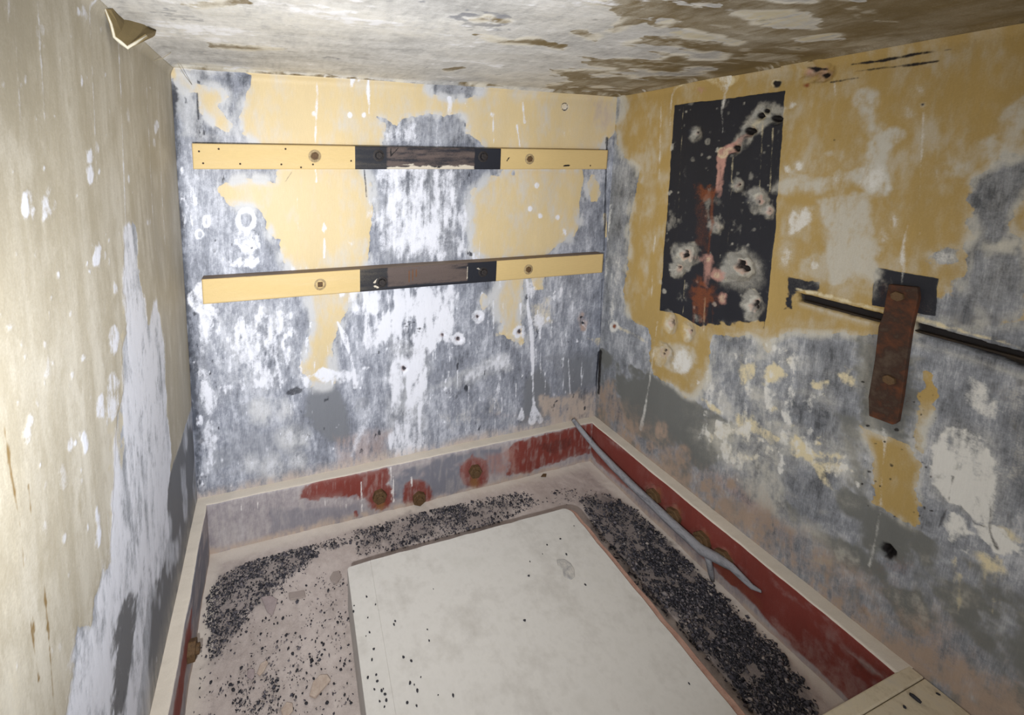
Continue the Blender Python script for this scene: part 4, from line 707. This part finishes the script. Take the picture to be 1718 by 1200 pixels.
board('lower painted timber batten with dusty brown top edge, yellow ends and black middle', -.065, .088, 2.352, zz(1.030), zz(1.150), -.018, True, (603, 834), (650, 786),
      [(537, 477, 's'), (640, 473, 'd'), (810, 456, 'd'), (886, 452, 'r')],
      ([(472, 496), (384, 504)], [([(784, 444), (784, 464)], 2, 'cream'), ([(686, 452), (686, 470)], 1.6, 'rust'), ([(692, 450), (692, 468)], 1.6, 'rust'), ([(698, 450), (698, 462)], 1.6, 'rust'), ([(628, 472), (634, 466)], 3, 'cream'), ([(628, 478), (634, 480)], 3, 'cream'), ([(800, 446), (808, 450)], 2, 'cream')]))

# ------------------------------------------------------------------ bolts through the ledges
def ledge_nut(parent, P, axis, rad, k):
    nm = prism('anchor_nut', ngon(6, rad, .2+k), 0, .030, .004, 2, 'X' if axis != 'Y' else 'Y')
    q = obj('anchor_nut', nm, M_NUT, parent); q.location = P
    if axis == '-X': q.scale = (-1, 1, 1)
    st = obj('bolt_end', prism('bolt_end', ngon(10, rad*.5, 0), .022, .042, .002, 1, 'X' if axis != 'Y' else 'Y'), M_NUT, q)
for k, (x, y) in enumerate(((636, 831), (702, 834), (796, 789))): P = at(x, y, 1, -LB); ledge_nut(base_back, (P[0], -LB+.004, P[2]), 'Y', .041, k*.4)
for k, (x, y) in enumerate(((1099, 832), (1133, 865), (1181, 905), (1216, 936))): P = at(x, y, 0, W-LR); ledge_nut(base_right, (W-LR+.004, P[1], P[2]), '-X', .040, k*.5)
P = at(317, 1093, 0, LL); ledge_nut(base_left, (LL-.004, P[1], P[2]), 'X', .036, .3)

# ------------------------------------------------------------------ iron plate and channel on the right wall
M_IRON = simple_material('rusted_iron', srgb(112, 64, 38), srgb(64, 46, 37), 9, .8, .6, c3=srgb(90, 76, 64))
M_CHAN = simple_material('dark_channel_steel', srgb(30, 28, 26), srgb(64, 52, 40), 30, .75, .4)
pl = [(1491, 477), (1539, 482), (1541, 500), (1535, 525), (1529, 552), (1522, 600), (1514, 662), (1506, 708), (1498, 713), (1458, 698), (1457, 666), (1468, 602), (1474, 548), (1481, 530), (1486, 502)]
pp = [at(x, y, 0, W-.02) for x, y in pl]; pc = np.mean(pp, 0)
plate = thing('iron_plate', (W-.008, pc[1], pc[2]), 'tall narrow rusted iron plate fixed on the right wall over a black square', 'plate')
obj('plate', prism('plate', [(q[1]-pc[1], q[2]-pc[2]) for q in pp], -.014, .006, .003, 2, 'X'), M_IRON, plate)
for (x, y) in ((1508, 497), (1494, 637)):
    P = at(x, y, 0, W-.02); q = obj('bolt', prism('bolt', ngon(6, .017, .3), -.026, -.013, .002, 2, 'X'), M_NUT, plate); q.location = (0, P[1]-pc[1], P[2]-pc[2])
rp = at(1430, 525, 0, W)
rail = thing('anchor_rail', (W+.02, -1.02, zz(1.135)), 'dark steel channel let into the right wall, passing behind the rusted iron plate', 'rail')
z0, z1 = -.020, .012
for nm, a0, a1, xx0, xx1 in (('channel_back', z0, z1, .004, .010), ('upper_lip', z1-.007, z1, -.012, .004), ('lower_lip', z0, z0+.007, -.012, .004)):
    obj(nm, prism(nm, [(-.015, a0), (-.015, a1), (-1.35, a1-.004), (-1.35, a0-.004)], xx0, xx1, .0012, 1, 'X'), M_CHAN, rail)

# ------------------------------------------------------------------ dead branch leaning along the right ledge
M_BARK = simple_material('weathered_grey_wood', srgb(92, 92, 96), srgb(152, 152, 157), 30, .85, .5, stretch=(1, .3, 1), c3=srgb(118, 116, 118))
bp = [(961, 704, 2.214), (975, 722, 2.255), (1000, 752, 2.294), (1030, 784, 2.301), (1064, 818, 2.306), (1100, 852, 2.31), (1122, 873, 2.312), (1150, 899, 2.314), (1178, 924, 2.316), (1205, 938, 2.323), (1228, 952, 2.328), (1248, 972, 2.334), (1262, 985, 2.339), (1277, 993, 2.344)]
bq = [at(x, y, 0, xx) for x, y, xx in bp]; print('branch z', [round(float(q[2]), 3) for q in bq], [round(float(q[1]), 2) for q in bq])
br_ = thing('dead_branch', (2.33, -.8, .05), 'grey weathered dead branch leaning along the red right ledge, forked near its end', 'branch'); bo = np.array(br_.location)
obj('stem', tube('stem', [q-bo for q in bq], [.012, .017, .019, .020, .021, .022, .022, .024, .024, .021, .018, .015, .011, .005], 9, True, .10), M_BARK, br_)
f0 = [at(x, y, 0, xx) for x, y, xx in ((1186, 930, 2.315), (1190, 945, 2.318), (1193, 962, 2.332), (1195, 974, 2.345))]
obj('side_twig', tube('side_twig', [q-bo for q in f0], [.016, .013, .012, .009], 8, True, .12), M_BARK, br_)

# ------------------------------------------------------------------ gravel, chips and flakes
t = NT('dark_gravel'); sh = t.attr('shade'); c_ = t.ramp(sh, [(0, srgb(40, 40, 46)), (.5, srgb(80, 78, 86)), (.85, srgb(118, 112, 116)), (1, srgb(168, 158, 152))]); M_GRAV = t.done(t.vary(c_, t.noise(300), .2), .8, .3)
M_CHIP = simple_material('black_chip', srgb(28, 28, 32), srgb(58, 57, 63), 200, .7, .2)
def in_poly(px_, py_, poly):
    ins = np.zeros(len(px_), bool); p = np.array(poly, float)
    for i in range(len(p)):
        a, b_ = p[i-1], p[i]; cr = (a[1] > py_) != (b_[1] > py_)
        with np.errstate(divide='ignore', invalid='ignore'): ins ^= cr & (px_ < (b_[0]-a[0])*(py_-a[1])/(b_[1]-a[1]+1e-12)+a[0])
    return ins
def scatter(poly, n, z):
    """points spread evenly over a traced patch of the plane z"""
    q = at(np.array([p[0] for p in poly], float), np.array([p[1] for p in poly], float), 2, z)[:, :2]; lo, hi = q.min(0), q.max(0); out = []
    while sum(map(len, out)) < n:
        c_ = RNG.uniform(lo, hi, (n*3, 2)); c_ = c_[in_poly(c_[:, 0], c_[:, 1], q)]; cl = fbm(c_[:, 0], c_[:, 1], .05, octv=3, seed=71); out.append(c_[RNG.uniform(-.9, .5, len(c_)) < cl])
    return np.concatenate(out)[:n]
SLAB_RING = np.array(rim)
def floor_z(xy):
    e = np.minimum(np.minimum(xy[:, 0]-LL, W-LR-xy[:, 0]), -xy[:, 1]-LB); return .010*np.exp(-np.maximum(e, 0)/.035) + .002
OCTA = np.array([(1, 0, 0), (-1, 0, 0), (0, 1, 0), (0, -1, 0), (0, 0, 1), (0, 0, -1)], float); OF = np.array([(0, 2, 4), (2, 1, 4), (1, 3, 4), (3, 0, 4), (2, 0, 5), (1, 2, 5), (3, 1, 5), (0, 3, 5)])
pts = []; siz = []
for k, (p, cnt, d) in enumerate(GRAVEL):
    q = scatter(p, cnt, 0.); keep = ~in_poly(q[:, 0], q[:, 1], SLAB_RING) & (q[:, 0] > LL+.008) & (q[:, 0] < W-LR-.008) & (q[:, 1] < -LB-.008) & (q[:, 1] > YC+.01); q = q[keep]
    pts.append(q); siz.append(RNG.lognormal(0, .38, len(q))*(.0044 if k < 5 else .0052 if k < 7 else .0034))
q = np.concatenate(pts); sz = np.concatenate(siz); N = len(q)
A = RNG.uniform(0, 6.283, (N, 3)); ca, sa = np.cos(A), np.sin(A)
V0 = OCTA[None]*(RNG.uniform(.65, 1.35, (N, 6, 1)))*np.stack([np.ones(N), RNG.uniform(.6, 1, N), RNG.uniform(.4, .8, N)], 1)[:, None]*sz[:, None, None]
x, y, z = V0[..., 0].copy(), V0[..., 1].copy(), V0[..., 2].copy()
y, z = y*ca[:, None, 0]*1.-z*sa[:, None, 0]*.4, z*.9 + y*sa[:, None, 0]*.4
x, y = x*ca[:, None, 2]-y*sa[:, None, 2], x*sa[:, None, 2]+y*ca[:, None, 2]
pile = np.clip(sstep(1.95, 2.05, q[:, 0]), 0, 1)*.012
X = np.stack([x+q[:, None, 0], y+q[:, None, 1], z+(floor_z(q)+sz*.35+RNG.uniform(0, 1, N)*pile + pile*.4)[:, None]], -1).reshape(-1, 3)
F = (OF[None]+6*np.arange(N)[:, None, None]).reshape(-1, 3)
me = bpy.data.meshes.new('gravel'); me.vertices.add(len(X)); me.vertices.foreach_set('co', X.astype(np.float32).ravel()); me.loops.add(F.size); me.loops.foreach_set('vertex_index', F.astype(np.int32).ravel()); me.polygons.add(len(F)); me.polygons.foreach_set('loop_start', np.arange(0, F.size, 3, dtype=np.int32)); me.update(calc_edges=True)
a_ = me.attributes.new('shade', 'FLOAT', 'POINT'); a_.data.foreach_set('value', np.repeat(RNG.uniform(0, 1, N)**1.5, 6).astype(np.float32))
obj('gravel', me, M_GRAV, kind='stuff', label='dark grey gravel strewn along the edges of the sandy floor', category='gravel')

chips = []
for k in range(6):
    bm = bmesh.new(); bmesh.ops.create_icosphere(bm, subdivisions=1, radius=1.)
    for v in bm.verts: v.co = v.co*random.uniform(.7, 1.2); v.co.z *= .55; v.co.y *= .75
    chips.append(bm_mesh('stone_chip', bm)); chips[-1].materials.append(M_CHIP)
def chip(x, y, z, r_, label, group):
    o = bpy.data.objects.new('stone_chip', random.choice(chips)); COL.objects.link(o); o.location = (x, y, z+r_*.3); o.scale = (r_,)*3; o.rotation_euler = (0, 0, random.uniform(0, 6.28)); o['label'] = label; o['category'] = 'chip'; o['group'] = group
SLABCH = [(593, 1027), (594, 1017), (615, 1002), (630, 1015), (617, 1037), (614, 1068), (627, 1090), (624, 1108), (631, 1133), (617, 1138), (628, 1158), (643, 1157), (646, 1166), (645, 1187), (637, 1178), (663, 1043), (661, 1049), (690, 1110), (706, 1137), (717, 1057), (720, 1076), (695, 1150), (688, 1147), (683, 1180), (699, 1185), (727, 989), (889, 943), (880, 1042), (950, 931), (963, 883), (918, 915), (887, 967), (735, 1167), (760, 1168), (982, 982), (910, 930), (940, 905), (1156, 1148), (700, 1160), (677, 1104), (620, 1062), (633, 1144), (640, 1160), (648, 1176)]
for x, y in SLABCH:
    P = at(x, y, 2, SZ); chip(P[0], P[1], SZ+.0008, random.uniform(.0028, .0065), 'small black chip lying on the pale slab', 'black chips on the slab')
for k in range(70):
    x, y = random.uniform(350, 590), random.uniform(975, 1195); P = at(x, y, 2, 0.)
    if not in_poly(np.array([P[0]+.01]), np.array([P[1]]), SLAB_RING)[0] and LL+.02 < P[0] < .64 and P[1] > YC+.03: chip(P[0], P[1], .003, random.uniform(.004, .0085), 'small black chip lying on the sandy floor left of the slab', 'black chips on the left floor')
for k in range(40):
    x = random.uniform(985, 1200); y = 845+(x-985)*.98+random.uniform(-30, 22); P = at(x, y, 2, 0.)
    if not in_poly(np.array([P[0]-.03]), np.array([P[1]]), SLAB_RING)[0] and rim_x(P[1])+.02 < P[0] < W-LR-.03: chip(P[0], P[1], .004, random.uniform(.005, .009), 'small black chip lying on the sand right of the slab', 'black chips right of the slab')

M_FL1 = simple_material('mauve_flake', srgb(146, 132, 132), srgb(172, 158, 156), 60, .8, .2); M_FL2 = simple_material('tan_flake', srgb(168, 148, 134), srgb(196, 180, 166), 60, .8, .2); M_FL3 = simple_material('grey_flake', srgb(128, 128, 132), srgb(204, 198, 188), 40, .8, .2)
def flake(px_, py_, ring, mat, label, z=.003, th=.008, tilt=0):
    P = at(px_, py_, 2, z); rr = [at(px_+a, py_+b_, 2, z)-P for a, b_ in ring]
    o = obj('plaster_flake', prism('plaster_flake', [(q[0], q[1]) for q in rr], 0, th, min(.0022, th*.3), 1), mat, label=label, category='flake', group='plaster flakes on the floor'); o.location = (P[0], P[1], z); o.rotation_euler = (tilt, tilt*.5, 0)
flake(452, 1018, [(-14, -14), (2, -17), (14, -10), (9, 6), (5, 17), (-4, 10)], M_FL1, 'mauve pointed plaster flake beside the gravel pile in the left corner')
flake(498, 1000, [(-14, -4), (13, -8), (15, 3), (-12, 8)], M_SAND, 'sand-coloured oblong plaster flake between gravel corner and slab', th=.006)
flake(562, 969, [(-9, 2), (-3, -8), (7, -10), (11, 0), (3, 11), (-6, 8)], M_SAND, 'small six-sided flake just left of the back corner of the slab', th=.006)
flake(537, 1152, [(-18, 18), (-12, -4), (0, -16), (12, -17), (18, -8), (6, 6), (-8, 22)], M_FL2, 'largest tan plaster flake, left of the slab near the front', th=.012)
flake(441, 1122, [(-10, 10), (-4, -6), (6, -12), (9, -8), (2, 6), (-5, 14)], M_FL2, 'narrow tan plaster flake beside dark chips on the left floor')
flake(421, 1133, [(-7, 4), (-4, -9), (6, -8), (6, 4), (1, 10)], M_FL1, 'small mauve plaster flake next to the narrow tan one')
flake(483, 1190, [(-12, 4), (-2, -10), (8, -8), (9, 4), (0, 14), (-9, 12)], M_FL2, 'squarish tan flake at the very front of the left floor')
flake(950, 958, [(-16, -18), (-4, -19), (7, -12), (13, -2), (14, 10), (8, 15), (-4, 10), (-6, -2), (-14, -8)], M_FL3, 'curved grey flake lying alone on the pale slab', z=SZ+.0012, th=.004)
flake(912, 799, [(-5, 2), (-1, -3), (5, -3), (4, 2)], M_NUT, 'tiny brown fragment on sand below the red patch of the back ledge', z=.010, th=.006)
P0, P1 = at(1526, 1167, 2, P_), at(1545, 1182, 2, P_)
o = thing('charred_stick', tuple((P0+P1)/2), 'short dark charred stick lying on the raised floor in the right corner', 'stick'); mid_ = (P0+P1)/2
obj('wood', tube('wood', [P0-mid_+(0, 0, .005), (P0-mid_)*.4+(0, 0, .007), (P1-mid_)*.5+(0, 0, .006), P1-mid_+(0, 0, .005)], [.004, .006, .006, .004], 7, True, .15), M_CHIP, o)
for x, y in ((1574, 1165), (1592, 1166), (1518, 1187)): P = at(x, y, 2, P_); chip(P[0], P[1], P_-.001, .006, 'small black chip beside the charred stick on the raised floor', 'chips by the charred stick')

# ------------------------------------------------------------------ broken plaster lip where left wall meets the ceiling
M_LIP = paint_material('broken_plaster', (srgb(128, 112, 78), srgb(150, 134, 100), srgb(190, 182, 160)), {}, rough=.8); M_LIPE = simple_material('pale_plaster_break', srgb(196, 188, 166), srgb(222, 216, 200), 60, .85, .4)
E0 = [at(x, y, 0, xx) for x, y, xx in ((176, 14, .012), (186, 40, .014), (192, 62, .018), (204, 72, .03), (214, 80, .045), (226, 73, .06), (246, 60, .085))]
E1_ = [at(x, y, 2, H-.002) for x, y in ((184, 10), (196, 22), (206, 30), (222, 36), (240, 42), (252, 48), (262, 52))]
v = []; f = []
for a, b_ in zip(E0, E1_):
    for k in range(4):
        tt = k/3; sag = math.sin(math.pi*tt)*.006; v.append(a*(1-tt)+b_*tt+np.array([sag, 0, -sag*.6]))
for i in range(len(E0)-1):
    for k in range(3): f.append((i*4+k, i*4+k+1, i*4+5+k, i*4+4+k))
me = data('plaster_lip', v, f); 
o = obj('trim_2', me, [M_LIP, M_LIPE], kind='structure'); sm = o.modifiers.new('thick', 'SOLIDIFY'); sm.thickness = .010; sm.offset = 0
ee = tube('broken_edge', [Vector(q) for q in E0], [.002, .003, .004, .005, .005, .004, .002], 7, True, .35); obj('broken_edge', ee, M_LIPE, o)
M_WEB = simple_material('cobweb_grey', srgb(150, 140, 116), srgb(176, 166, 142), 50, .9, 0)
w_ = thing('cobweb', tuple(at(292, 108, 1, -.02)), 'few dusty cobweb strands in the upper left ceiling corner', 'cobweb'); wo = np.array(w_.location)
for pa, pb in (((258, 102, 0, .004), (287, 88, 2, H-.006)), ((286, 118, 0, .004), (316, 112, 1, -.006)), ((298, 106, 2, H-.012), (322, 142, 1, -.006))):
    A_, B_ = at(*pa), at(*pb); obj('strand', tube('strand', [A_-wo, (A_+B_)/2-wo+(0, 0, -.006), B_-wo], [.0012]*3, 5), M_WEB, w_)
